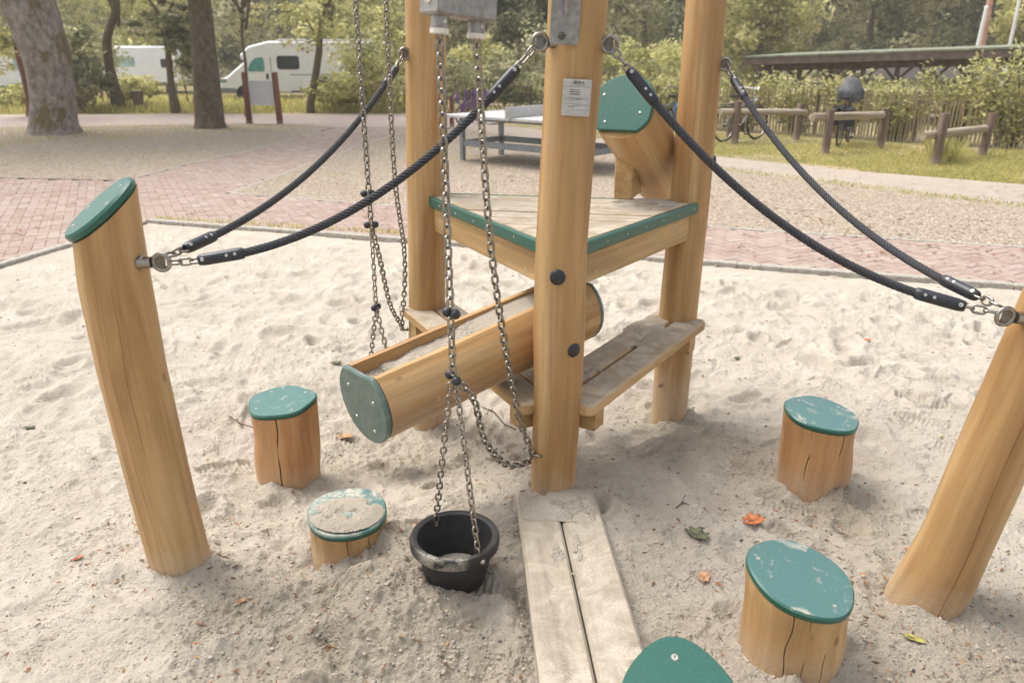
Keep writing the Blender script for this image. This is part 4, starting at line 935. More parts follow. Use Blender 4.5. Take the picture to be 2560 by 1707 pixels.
def limb(mb, a, b, r0, r1, bend=0.1):
    a, b = Vector(a), Vector(b); m = (a + b) / 2 + Vector((random.uniform(-1, 1), random.uniform(-1, 1), random.uniform(0, 1))) * bend * (b - a).length
    P = smooth_path([a, m, b], 5); mb.tube(P, [r0 + (r1 - r0) * i / (len(P) - 1) for i in range(len(P))], 7)
# the two big trunks on the left
def big_tree(name, label, pxs, mat, crown_seed, lean_top, rtop, zc):
    base = PZ(pxs[0][0], pxs[0][1]); t = thing(name, label, 'tree', base)
    pts = []
    for (x_, y_, w_) in pxs:
        p = PY(x_, y_, base.y); dep = proj(p)[2]; pts.append((p, w_ * dep / F_PX / 2))
    p0 = pts[0]; pts = [(p0[0] - Z * .4, p0[1] * 1.25), p0] + pts[1:]
    last = pts[-1][0]; topp = last + Vector(lean_top); pts += [(last.lerp(topp, .5), pts[-1][1] * .85), (topp, rtop)]
    trunk(t, pts, mat, 26, .07, crown_seed, 'trunk', 46)
    mb = MB()
    for k in range(7):
        a = k * 2.4; limb(mb, last.lerp(topp, .25 + .1 * k), topp + Vector((math.cos(a) * 2.6, math.sin(a) * 2.6, 1.2 + .3 * k)), rtop * .6, .04)
    obj('limbs', mb, mat, t, 60)
    p, tt = crown_pts(topp + Z * zc, (4.6, 4.6, 2.8), 9000, crown_seed, 60, .3); me_obj('crown', leaves_mesh('crown', p, .16, 'leaf_olive', tt, crown_seed), t)
big_tree('park_tree', 'massive pale barked tree trunk leaning left, mossy near its foot', [(125, 335, 138), (132, 318, 116), (128, 240, 104), (115, 150, 108), (85, 60, 116), (62, 0, 128)], 'bark_pale', 41, (-1.4, .2, 4.5), .32, 1.5)
big_tree('park_tree', 'dark upright tree trunk with moss, left of the grey sign', [(527, 321, 84), (525, 305, 72), (516, 200, 64), (506, 100, 60), (498, 0, 56)], 'bark_dark', 43, (-.3, .3, 5.0), .2, 1.6)
# thinner trees behind the road, each with its own leafy sprays
def thin_tree(label, base_px, pxs, Yd, mat, leafmat_, crown, seed, n=2600, size=.10, limbs=()):
    b0 = PY(base_px[0], base_px[1], Yd); b0.z = 0; t = thing('young_tree', label, 'tree', b0)
    pts = [(b0 - Z * .2, pxs[0][2] * proj(b0)[2] / F_PX / 2 * 1.2)] + [(PY(x_, y_, Yd), w_ * proj(PY(x_, y_, Yd))[2] / F_PX / 2) for x_, y_, w_ in pxs]
    trunk(t, pts, mat, 12, .05, seed)
    mb = MB()
    for (a, b, r0) in limbs: limb(mb, PY(a[0], a[1], Yd), PY(b[0], b[1], Yd + random.uniform(-.6, .6)), r0, .015, .06)
    last = pts[-1][0]
    for k in range(5):
        a = k * 1.3; limb(mb, last - Z * .2 * k, last + Vector((math.cos(a) * 1.3, math.sin(a) * 1.0, .9 + .3 * k)), .05, .012)
    obj('limbs', mb, mat, t, 60)
    allp = []; allt = []
    for (cx, cy, rx, rz, fr_) in crown:
        c = PY(cx, cy, Yd); p, tt = crown_pts(c, (rx, rx, rz), int(n * fr_), seed + int(cx), 22, .30, .3); allp.append(p); allt.append(tt)
    p, tt = crown_pts(last + Z * 1.8, (2.2, 2.0, 1.6), 1800, seed + 5, 26, .3); allp.append(p); allt.append(tt)
    me_obj('crown', leaves_mesh('crown', np.concatenate(allp), size, leafmat_, np.concatenate(allt), seed), t)
thin_tree('crooked thin trunk with an s shaped bend, right of the pale trunk', (292, 250), [(293, 250, 34), (285, 215, 26), (272, 160, 22), (266, 100, 21), (278, 60, 21), (292, 28, 22), (286, 0, 20)], 27, 'bark_thin', 'leaf_olive', [(205, 140, .8, 1.0, .35), (215, 215, .8, .6, .3), (180, 110, .7, .8, .2)], 51)
thin_tree('slim straight trunk between the crooked tree and the dark mossy trunk', (438, 258), [(436, 258, 24), (428, 215, 17), (420, 130, 15), (410, 40, 14), (404, 0, 14)], 26, 'bark_thin', 'leaf_olive', [(400, 60, 1.1, .35, .4), (455, 45, .9, .4, .35), (470, 120, .6, .7, .3)], 53)
thin_tree('forked leafy tree standing in front of the white camper van', (775, 262), [(775, 262, 20), (785, 215, 18), (798, 130, 18), (800, 90, 14), (808, 40, 10), (822, 0, 8)], 26, 'bark_thin', 'leaf_lime', [(880, 120, 1.3, 1.0, .30), (720, 40, 1.3, .5, .12), (915, 200, 1.0, .7, .35), (750, 100, .8, .35, .05), (840, 40, 1.5, .7, .25), (835, 225, 1.0, .4, .2)], 55, 3400, .075, [((797, 110), (760, 40), .06), ((800, 95), (796, 20), .05), ((785, 205), (860, 215), .03)])
thin_tree('thin pale sapling rising over the grey sign', (608, 262), [(618, 262, 9), (616, 190, 8), (612, 140, 7), (604, 100, 7), (606, 0, 6)], 24, 'bark_thin', 'leaf_olive', [(590, 60, .4, .6, .3)], 57, 900, .07)
thin_tree('dark thin stem behind the pale trunk beside the left caravan', (62, 250), [(75, 255, 16), (62, 200, 14), (45, 140, 13), (35, 60, 12), (30, 0, 11)], 24, 'wood_stake', 'leaf_lime', [(20, 130, .9, .8, .4), (25, 60, 1.0, 1.0, .5)], 59, 1500, .09)

# the wood behind everything: a mass of foliage nobody could count
def woodland():
    r = np.random.RandomState(5); P = []; T = []; nb_ = 260
    for k in range(nb_):
        y_ = r.uniform(54, 76); x_ = r.uniform(-1.0, 1.0) * (y_ * .85 + 6); zt = r.uniform(.5, 12.5); rd = r.uniform(1.6, 3.4)
        p, t_ = crown_pts((x_, y_, zt), (rd * 1.2, rd, rd), 420, 1000 + k, 14, .42, .4); P.append(p); T.append(t_ * .6 + r.uniform(0, .4))
    o = me_obj('woodland', leaves_mesh('woodland', np.concatenate(P), .34, 'leaf_olive', np.concatenate(T), 3)); tag(o, 'far wood filling the background behind the camp site', None, None, 'stuff')
    mb = MB()
woodland()
def wood_back():
    mb = MB(); n = 60; vs_ = []
    for i in range(n + 1):
        a = -1.15 + 2.3 * i / n; x_, y_ = 85 * math.sin(a), 85 * math.cos(a)
        hgt = 11.5 + 2.0 * math.sin(i * 1.3) + 1.5 * math.sin(i * 3.1)
        for q, (rr, zz) in enumerate(((1.0, -1), (1.03, hgt * .5), (1.1, hgt * .85), (1.25, hgt))): vs_.append((x_ * rr, y_ * rr, zz))
    fs = [(i * 4 + j, (i + 1) * 4 + j, (i + 1) * 4 + j + 1, i * 4 + j + 1) for i in range(n) for j in range(3)]
    o = obj('hill', MB().add(vs_, fs), 'hillmat', None, 180); tag(o, 'wooded slope closing the view', None, None, 'structure')
s = NT('hillmat'); o = s.obj(); s.col(s.ramp(s.noise(o, .9, 6, .7), [(.3, (128, 128, 90)), (.5, (172, 168, 124)), (.7, (204, 198, 158))])); s.rough(1.0); s.bump(s.noise(o, 1.5, 5), 1.0, .6); M['hillmat'] = s.m
wood_back()
# nearer trees of the wood edge: each a thing
edge_trees = [('broad olive tree at the wood edge behind the white camper van', 640, 0, 53, 3.4, 4.4, 'leaf_olive'), ('pale yellow green tree between the slim trunk and the dark trunk', 400, 60, 44, 2.8, 3.6, 'leaf_lime'),
    ('yellowish tree above the left caravan', 150, 40, 50, 3.0, 3.4, 'leaf_lime'), ('leafy tree between rear left post and front post, left half', 1170, 70, 36, 2.0, 3.6, 'leaf_olive'), ('leafy tree left of the front post, above the table', 1300, 110, 33, 1.7, 2.6, 'leaf_olive'),
    ('rounded tree between the front post and rear right post', 1610, 60, 36, 2.4, 4.2, 'leaf_olive'), ('dark rounded tree above the middle of the shelter roof', 2180, 40, 37, 3.6, 3.6, 'leaf_deep'), ('light green tree right of the rear right post', 1900, 90, 35, 2.2, 3.0, 'leaf_lime'),
    ('dark tree behind the flagpoles at far right', 2440, 50, 40, 3.2, 4.2, 'leaf_deep'), ('yellowish tree left of the rear left post, behind the chains', 900, 100, 38, 2.6, 3.4, 'leaf_lime'), ('grey green tree at top left behind the pale trunk', -60, 60, 42, 3.5, 4.0, 'leaf_olive'), ('pale tree at the right edge beyond the shelter', 2620, 90, 34, 2.0, 2.6, 'leaf_lime')]
for k, (lab, x_, y_, Yd, rx, rz, lm) in enumerate(edge_trees):
    c = PY(x_, y_, Yd); t = thing('woodland_tree', lab, 'tree', (c.x, c.y, 0), 'trees at the edge of the wood')
    trunk(t, [(Vector((c.x, c.y, -.3)), .24), (Vector((c.x + .1, c.y, 1.5)), .18), (Vector((c.x, c.y, c.z + .5)), .08)], 'bark_thin', 10, .05, k)
    p, tt = crown_pts((c.x, c.y, c.z + .6), (rx, rx * .8, rz), 6500, 300 + k, 55, .30, .35)
    me_obj('crown', leaves_mesh('crown', p, .155, lm, tt, 70 + k), t)
# undergrowth shrubs along the far side of the road
shr = [(30, 238, 27, .9, .35, 'leaf_lime'), (200, 205, 26, 1.0, .9, 'leaf_deep'), (240, 130, 29, .9, .9, 'leaf_olive'), (330, 222, 28, 1.0, .45, 'leaf_lime'), (465, 150, 29, .7, 1.0, 'leaf_olive'), (830, 235, 27, .9, .35, 'leaf_lime'), (900, 222, 28, .9, .5, 'leaf_lime'), (950, 195, 27, 1.4, 1.2, 'leaf_lime'), (985, 120, 29, 1.0, 1.6, 'leaf_lime'),
       (1120, 215, 26, 1.3, 1.0, 'leaf_olive'), (1190, 150, 30, 1.0, 1.0, 'leaf_lime'), (1260, 215, 27, 1.3, .8, 'leaf_olive'), (1330, 170, 28, 1.2, 1.2, 'leaf_olive'), (1560, 180, 24, 1.5, 1.2, 'leaf_lime'), (1670, 190, 23, 1.2, 1.0, 'leaf_lime'), (1400, 230, 26, 1.0, .7, 'leaf_olive')]
ORD = [w_ + ' shrub from the left' for w_ in 'first second third fourth fifth sixth seventh eighth ninth tenth eleventh twelfth thirteenth fourteenth fifteenth sixteenth seventeenth eighteenth'.split()]
SHO = {k: i for i, k in enumerate(sorted(range(len(shr)), key=lambda q: shr[q][0]))}
for k, (x_, y_, Yd, rx, rz, lm) in enumerate(shr):
    c = PY(x_, y_, Yd); c.z = max(c.z, rz * .6); p, tt = crown_pts(c, (rx, rx * .8, rz), int(1500 * rx), 500 + k, 26, .34, .3); t = thing('shrub', ORD[SHO[k]] + ' in the row of leafy shrubs beyond the road', 'shrub', (c.x, c.y, 0), 'shrubs along the far side of the road')
    me_obj('foliage', leaves_mesh('foliage', p, .085, lm, tt, 90 + k), t)
    mb = MB()
    for q in range(5): limb(mb, (c.x + .1 * q - .2, c.y, -.05), (c.x + (q - 2) * rx * .3, c.y + random.uniform(-.3, .3), c.z), .02, .008)
    obj('stem', mb, 'bark_thin', t, 60)
# grass: blades
def blades(name, label, pts, hgt, mat, seed, wid=.012):
    r = np.random.RandomState(seed); n = len(pts); a = r.uniform(0, 6.28, n); h = hgt * r.uniform(.45, 1.2, n); w_ = wid * r.uniform(.7, 1.4, n); ln = r.uniform(.1, .55, n) * h; b = r.uniform(0, 6.28, n)
    dx, dy = np.cos(a) * w_, np.sin(a) * w_; lx, ly = np.cos(b) * ln, np.sin(b) * ln; x_, y_, z_ = pts.T
    v = np.stack([np.stack([x_ - dx, y_ - dy, z_], 1), np.stack([x_ + dx, y_ + dy, z_], 1), np.stack([x_ + dx * .7 + lx * .4, y_ + dy * .7 + ly * .4, z_ + h * .6], 1), np.stack([x_ + lx, y_ + ly, z_ + h], 1)], 1).reshape(-1, 3).astype(np.float32)
    me = bpy.data.meshes.new(name); me.vertices.add(4 * n); me.vertices.foreach_set('co', v.ravel()); me.loops.add(4 * n); me.loops.foreach_set('vertex_index', np.arange(4 * n, dtype=np.int32)); me.polygons.add(n); me.polygons.foreach_set('loop_start', np.arange(0, 4 * n, 4, dtype=np.int32)); me.update(calc_edges=True)
    t = me.attributes.new('tint', 'FLOAT', 'POINT'); t.data.foreach_set('value', np.repeat(r.rand(n), 4).astype(np.float32)); me.materials.append(M[mat]); o = me_obj(name, me); tag(o, label, None, None, 'stuff')
def px_scatter(poly, n, seed, dens=None):
    r = np.random.RandomState(seed); xs = [p[0] for p in poly]; ys = [p[1] for p in poly]; out = []
    while len(out) < n:
        x_, y_ = r.uniform(min(xs), max(xs)), r.uniform(min(ys), max(ys))
        if not inpoly(x_, y_, poly): continue
        p = PZ(x_, y_, -.03)
        if dens is None or r.rand() < dens(p.x, p.y): out.append((p.x, p.y, -.03))
    return np.array(out)
blades('roadside_grass', 'tall grass along the far edge of the road', px_scatter([(-200, 288), (300, 284), (1010, 283), (1010, 248), (-200, 246)], 24000, 1), .26, 'grass', 1, .012)
def patchy(x_, y_): return 1.0 if float(fbm(N2, np.array([x_ * .45]), np.array([y_ * .45]), 3)[0]) > -.02 else .10
blades('verge_grass', 'short yellowish grass on the verge around the bike rails', px_scatter([(1480, 346), (1791, 394), (2104, 427), (2560, 465), (2800, 488), (2800, 385), (2100, 345), (1800, 330), (1500, 318)], 26000, 2, patchy), .05, 'grass', 2, .008)
blades('gravel_grass', 'sparse grass growing at the edges of the gravel', np.concatenate([px_scatter([(0, 322), (560, 312), (800, 318), (700, 335), (200, 352), (0, 372)], 2600, 3), px_scatter([(380, 560), (700, 578), (1010, 596), (1010, 590), (700, 570), (390, 552)], 420, 4), px_scatter([(1800, 424), (2560, 520), (2560, 530), (1800, 436)], 900, 5)]) + np.array([0, 0, .035]), .05, 'grass', 3, .005)
blades('post_grass', 'tuft of grass round the foot of the right bike rail', px_scatter([(2320, 412), (2395, 412), (2395, 385), (2320, 385)], 420, 8), .35, 'grass', 8, .008)
# ------------------------------------------------------------------ vehicles beyond the road
def camper():
    Yd = 33.0; o_ = PY(552, 230, Yd); o_.z = 0; t = thing('camper_van', 'white camper van with rounded cab roof parked behind the grey sign', 'camper van', o_)
    d = Vector((1, .10, 0)).normalized(); n = Vector((-d.y, d.x, 0)); Wd = 2.2
    prof = [(.05, .45), (0, .75), (.06, 1.0), (.36, 1.14), (1.15, 1.78), (1.0, 1.86), (.98, 2.05), (1.35, 2.40), (2.2, 2.62), (7.3, 2.62), (7.45, 2.4), (7.45, .5), (6.9, .42), (3.2, .40)]
    def T_(l): return [(a * .95, b * .91 - .06) for a, b in l]
    prof = T_(prof[::-1])
    obj('body', MB().prism(prof, o_ + n * Wd, d, Z, -n, Wd, .06), 'white_body', t, 30)
    def panel(name, pts, mat, th=.012): return obj(name, MB().prism(T_(pts), o_ - n * .002, d, Z, -n, th, .003), mat, t)
    wd_ = panel('side_window', rounded(2.5, 3.45, 1.42, 2.0, .12, (0, 1, 2, 3)), 'glass_dark')
    panel('cab_window', [(1.28, 1.34), (1.92, 1.34), (1.96, 1.42), (1.96, 1.86), (1.88, 1.94), (1.62, 1.92), (1.40, 1.72), (1.25, 1.45)], 'glass_teal'); panel('cab_pillar', [(1.46, 1.33), (1.50, 1.33), (1.50, 1.82), (1.46, 1.79)], 'trim_grey', .02)
    panel('side_window', rounded(6.2, 6.75, 1.5, 1.95, .1, (0, 1, 2, 3)), 'glass_dark'); panel('door_handle', rounded(2.0, 2.1, 1.0, 1.24, .03, (0, 1, 2, 3)), 'tyre', .03); panel('skirt', [(3.0, .42), (6.9, .42), (6.9, .52), (3.0, .52)], 'trim_grey', .014)
    w0, w1 = T_([(.38, 1.165), (1.10, 1.75)]); wv = (d * (w1[0] - w0[0]) + Z * (w1[1] - w0[1])); wl = wv.length; wv.normalize()
    obj('windscreen', MB().prism([(0, 0), (wl, 0), (wl, 1.85), (0, 1.85)], o_ + d * w0[0] + Z * w0[1] + n * .16, wv, n, wv.cross(n), .012, .003), 'glass_pale', t)
    obj('roof_rim', MB().prism(T_([(2.6, 2.615), (7.0, 2.615), (7.0, 2.70), (2.6, 2.70)]), o_ + n * .09, d, Z, -n, .05, .01), 'white_body', t)
    obj('bumper', MB().prism(T_([(-.04, .42), (.7, .42), (.7, .62), (-.04, .66)]), o_ + n * 2.19, d, Z, -n, 2.2, .02), 'trim_grey', t)
    obj('body_seam', MB().prism(T_([(3.0, 1.18), (7.3, 1.18), (7.3, 1.215), (3.0, 1.215)]), o_ - n * .002, d, Z, -n, .008, .001), 'trim_grey', t)
    obj('door_seam', MB().prism(T_([(2.22, .5), (2.25, .5), (2.25, 1.95), (2.22, 1.95)]), o_ - n * .002, d, Z, -n, .006, .001), 'trim_grey', t)
    obj('headlight', MB().box(o_ + d * .16 + Z * .80 + n * .02, d, n, Z, .13, .03, .08, .02), 'glass_pale', t)
    for s_ in (.95, 5.3):
        for side in (0, 1):
            c = o_ + d * s_ + Z * .30 + n * (.08 if side == 0 else Wd - .2); wh = obj('wheel', MB().lathe([(.2, -.1), (.31, -.1), (.33, -.07), (.33, .07), (.31, .1), (.2, .1)], c, -n, 22), 'tyre', t); obj('rim', MB().lathe([(.19, -.09), (.19, .085), (.05, .1)], c, -n, 14), 'panel_grey', wh)
camper()
def caravan(label, px, Yd, Ln, Ht, wins):
    o_ = PY(px, 230, Yd); o_.z = 0; t = thing('caravan', label, 'caravan', o_, 'caravans parked among the trees'); d = Vector((1, .05, 0)).normalized(); n = Vector((-d.y, d.x, 0))
    prof = [(0, .5), (Ln, .5), (Ln + .05, 1.2), (Ln - .1, Ht - .3), (Ln - .35, Ht), (.4, Ht), (.12, Ht - .25), (-.05, 1.1)]
    obj('body', MB().prism(prof, o_ + n * 2.2, d, Z, -n, 2.2, .08), 'white_body', t)
    for (a, b, c_, e, mt) in wins: obj('window', MB().prism(rounded(a, b, c_, e, .07, (0, 1, 2, 3)), o_ - n * .002, d, Z, -n, .014, .003), mt, t)
    obj('skirt', MB().prism([(.3, .44), (Ln - .2, .44), (Ln - .2, .56), (.3, .56)], o_ - n * .002, d, Z, -n, .02, .003), 'trim_grey', t)
    for s_ in (Ln * .45, Ln * .6):
        c = o_ + d * s_ + Z * .32 + n * .1; obj('wheel', MB().lathe([(.15, -.1), (.3, -.1), (.32, 0), (.3, .1), (.15, .1)], c, -n, 18), 'tyre', t)
    for s_ in (.3, Ln - .3): obj('corner_leg', MB().box(o_ + d * s_ + n * .15 + Z * .24, d, n, Z, .03, .03, .25, .004), 'trim_grey', t)
caravan('white caravan half hidden behind trees, its small window showing left of the slim trunk', 262, 40, 3.8, 2.25, [(2.95, 3.55, 1.25, 1.65, 'glass_dark'), (.7, 1.7, 1.3, 1.75, 'glass_pale')])
caravan('white caravan with pale window at the left edge', -170, 33, 4.8, 2.45, [(3.5, 4.3, 1.2, 1.9, 'glass_pale'), (1, 2.4, 1.2, 1.8, 'glass_dark')])
caravan('white caravan end showing among leaves just left of the rear left post', 880, 46, 2.6, 1.95, [(.8, 1.5, 1.1, 1.5, 'glass_dark')])
caravan('white vehicle roof showing among the bushes behind the front chains', 1130, 40, 2.4, 1.75, [(.6, 1.5, 1.0, 1.35, 'glass_dark')])

# ------------------------------------------------------------------ grey sign on two stakes
def sign():
    a, b = PZ(626, 311), PZ(700, 311); t = thing('notice_board', 'blank grey panel held between two reddish wooden stakes by the road', 'sign', (a + b) / 2)
    for (x0, x1) in ((624, 610), (700, 686)):
        p0 = PY(x0, 311, a.y); p1 = PY(x1, 181, a.y); mb, _ = log_mesh([p0 - Z * .2, p0, p0.lerp(p1, .5), p1], [.085, .085, .08, .075], 16, (), .07, int(x0), None, 16); obj('stake', mb, 'wood_stake', t)
    c = (PY(617, 205, a.y) + PY(693, 262, a.y)) / 2; d = (b - a).normalized(); obj('panel', MB().box(PY(655, 233, a.y + .02), d, Vector((-d.y, d.x, 0)), Vector((-.09, 0, 1)).normalized(), .40, .012, .31, .004), 'panel_grey', t)
sign()
for (x_, y_, lab) in ((207, 262, 'short mossy wooden bollard by the pale trunk'), (350, 258, 'short dark wooden bollard left of the slim trunk')):
    p = PZ(x_, y_ + 18); mb, _ = log_mesh([p - Z * .2, p, p + Z * .62], [.17, .17, .16], 18, (), .05, x_, None, 12); t = thing('bollard', lab, 'bollard', p, 'bollards along the road'); lg = obj('stub', mb, 'wood_old', t); obj('top', MB().lathe([(.155, 0), (.14, .02), (.02, .03)], p + Z * .62, Z, 16), 'wood_rail', t)

# ------------------------------------------------------------------ table tennis table
def table():
    c = Vector((.45, 12.72, 0)); d = Vector((.77, -.64, 0)).normalized(); n = Vector((.64, .77, 0)).normalized(); t = thing('table_tennis_table', 'pale outdoor table tennis table with grey metal legs on the gravel', 'table', c)
    for s_ in (-1, 1): obj('table_top', MB().box(c + d * s_ * .735 + Z * .74, d, n, Z, .725, .76, .022, .006), 'table_top', t)
    obj('net', MB().box(c + Z * .845, d, n, Z, .014, .86, .082, .006), 'table_top', t)
    for s_ in (-1.25, 1.3):
        for q in (-.5, .5): obj('leg', MB().box(c + d * s_ + n * q + Z * .36, d, n, Z, .035, .035, .36, .006), 'table_leg', t)
    for q in (-.5, .5):
        obj('rail', MB().box(c + n * q + Z * .30, d, n, Z, 1.25, .02, .05, .004), 'table_leg', t); obj('rail', MB().box(c + n * q + Z * .69, d, n, Z, 1.3, .02, .025, .004), 'table_leg', t)
        for s_ in (-1, 1): obj('brace', MB().tube([c + d * s_ * 1.24 + n * q + Z * .5, c + d * s_ * 1.42 + n * q + Z * .715], .018, 8), 'table_leg', t)
    for s_ in (-1.25, 1.3): obj('cross_rail', MB().box(c + d * s_ + Z * .30, n, d, Z, .47, .018, .045, .004), 'table_leg', t)
table()
p = PZ(1130, 318); mb, _ = log_mesh([p - Z * .2, p, p + Z * .75], [.06, .06, .055], 14, (), .05, 3, None, 10); t = thing('marker_post', 'thin dark wooden post behind the table, beside the rear left post', 'post', p); obj('stake', mb, 'wood_stake', t); obj('top', MB().lathe([(.052, 0), (.045, .015), (.01, .02)], p + Z * .75, Z, 12), 'wood_old', t)
# purple flowers behind the table
for k, (x_, y_) in enumerate(((1180, 252), (1196, 250), (1212, 254), (1160, 256))):
    p = PZ(x_ , 300); p = Vector((PY(x_, y_, 21.5).x, 21.5, -.03)); top = PY(x_, y_ - 12, 21.5); t = thing('lavender', ['second', 'third', 'last', 'first'][k] + ' purple flowering plant from the left behind the table', 'plant', p, 'purple flowers behind the table'); mb = MB(); fl = MB()
    for q in range(7):
        e = Vector((p.x + random.uniform(-.22, .22), 21.5 + random.uniform(-.2, .2), top.z + random.uniform(-.25, .12))); limb(mb, p, e, .008, .005); fl.lathe([(.004, -.16), (.03, -.1), (.034, .0), (.02, .09), (.003, .14)], e, Z, 6)
    obj('stem', mb, 'leaf_green', t); obj('blossom', fl, 'flower', t)

# ------------------------------------------------------------------ log rails for bikes, fence, shelter, poles
def rail(label, posts, ends, rr):
    b0 = PZ(*posts[0][0]); t = thing('bike_rail', label, 'bike rail', b0, 'log rails on the grass verge')
    for (b, tp) in posts:
        p0 = PZ(*b); p1 = PY(tp[0], tp[1], p0.y); mb, _ = log_mesh([p0 - Z * .25, p0, p1], [.075, .075, .072], 16, (), .04, b[0], None, 12); obj('post', mb, 'wood_old', t)
    q = [PY(x_, y_, yd) for x_, y_, yd in ends]; mb, _ = log_mesh(q, [rr, rr * 1.05, rr], 16, (), .04, b[0], None, 14) if len(q) == 3 else log_mesh([q[0], q[0].lerp(q[1], .5), q[1]], [rr, rr * 1.04, rr], 16, (), .04, b[0], None, 14); obj('rail', mb, 'wood_rail', t)
yA = PZ(1838, 357).y; yB = PZ(1992, 346).y; rail('long log rail with two posts in front of the bicycles, nearest the tower', [((1836, 357), (1846, 254)), ((1990, 347), (2003, 260))], [(1800, 280, yA - .1), (2014, 281, yB - .1)], .065)
yA = PZ(2062, 382).y; yB = PZ(2200, 365).y; rail('log rail in front of the covered bicycle', [((2062, 382), (2078, 274)), ((2200, 366), (2214, 272))], [(2030, 293, yA - .12), (2206, 288, yB - .12)], .07)
yA = PZ(2340, 408).y; yB = PZ(2455, 384).y; rail('low slanting log rail at the far right', [((2338, 408), (2364, 284)), ((2455, 386), (2483, 284))], [(2306, 340, yA - .15), (2466, 322, yB - .1)], .068)
p = PZ(1822, 342); mb, _ = log_mesh([p - Z * .2, p, p + Z * .72], [.07, .07, .068], 14, (), .04, 6, None, 10); t = thing('marker_post', 'single dark wooden post between the bicycles behind the long rail', 'post', p); obj('stake', mb, 'wood_old', t); obj('top', MB().lathe([(.064, 0), (.055, .015), (.01, .02)], p + Z * .72, Z, 12), 'wood_rail', t)
FA, FB = Vector((3.4, 20.9, 0)), Vector((13.0, 12.2, 0))
fence = thing('picket_fence', 'chestnut paling fence of thin wooden pickets behind the bicycles', 'fence', FA)
fd = (FB - FA).normalized(); fn = Vector((-fd.y, fd.x, 0)); FL = (FB - FA).length
PK = shared(MB().prism([(-.022, 0), (.022, 0), (.020, .98), (.004, 1.06), (-.018, 1.0)], Vector((0, 0, -.05)), X, Z, -Y, .016, .003, 1), 'picket', 'wood_pale')
k = 0.0
while k < FL:
    q = Quaternion((0, 0, 1), math.atan2(fd.y, fd.x) + random.uniform(-.15, .15)) @ Quaternion((0, 1, 0), random.uniform(-.05, .05)); inst('picket', PK, fence, FA + fd * k + Z * random.uniform(-.02, .02) + fn * .012, q, (random.uniform(.8, 1.15), 1, random.uniform(.93, 1.06))); k += random.uniform(.06, .085)
for h in (.28, .78): obj('wire', MB().tube([FA + Z * h, FB + Z * h], .006, 6), 'steel_dark', fence)
for i in range(7):
    pp = FA + fd * (i * 2.1 + .4) + fn * .07; mb, _ = log_mesh([pp - Z * .2, pp, pp + Z * 1.0], [.045, .045, .043], 12, (), .03, i, None, 8); obj('post', mb, 'wood_old', fence)
for k, (s_, h, w_) in enumerate(((.5, 1.2, .7), (1.6, 1.35, .8), (2.9, 1.2, .7), (4.1, 1.1, .7), (5.2, 1.25, .6), (6.3, 1.1, .6), (7.4, 1.5, .8), (8.4, 1.8, .8), (9.3, 1.55, .75), (10.2, 1.75, .8), (11.2, 1.6, .8), (12.2, 1.7, .8))):
    b = FA + fd * s_ + fn * random.uniform(.05, .35); t = thing('hedge_shrub', ORD[k] + ' among those growing through the picket fence', 'shrub', b, 'shrubs growing through the picket fence'); mb = MB(); P = []
    rr_ = np.random.RandomState(900 + k)
    for q in range(44):
        e = b + fd * rr_.uniform(-w_, w_) + fn * rr_.uniform(-.35, .4) + Z * h * rr_.uniform(.45, 1.1); limb(mb, b + fd * rr_.uniform(-.2, .2), e, .010, .004, .08); f = rr_.rand(70) ** .7; P.append(np.array([tuple(b.lerp(e, float(z_))) for z_ in f]) + rr_.normal(size=(70, 3)) * .085)
    P = np.concatenate(P); obj('stem', mb, 'bark_thin', t, 60); me_obj('foliage', leaves_mesh('foliage', P, .052, 'leaf_lime', rr_.rand(len(P)), k), t)
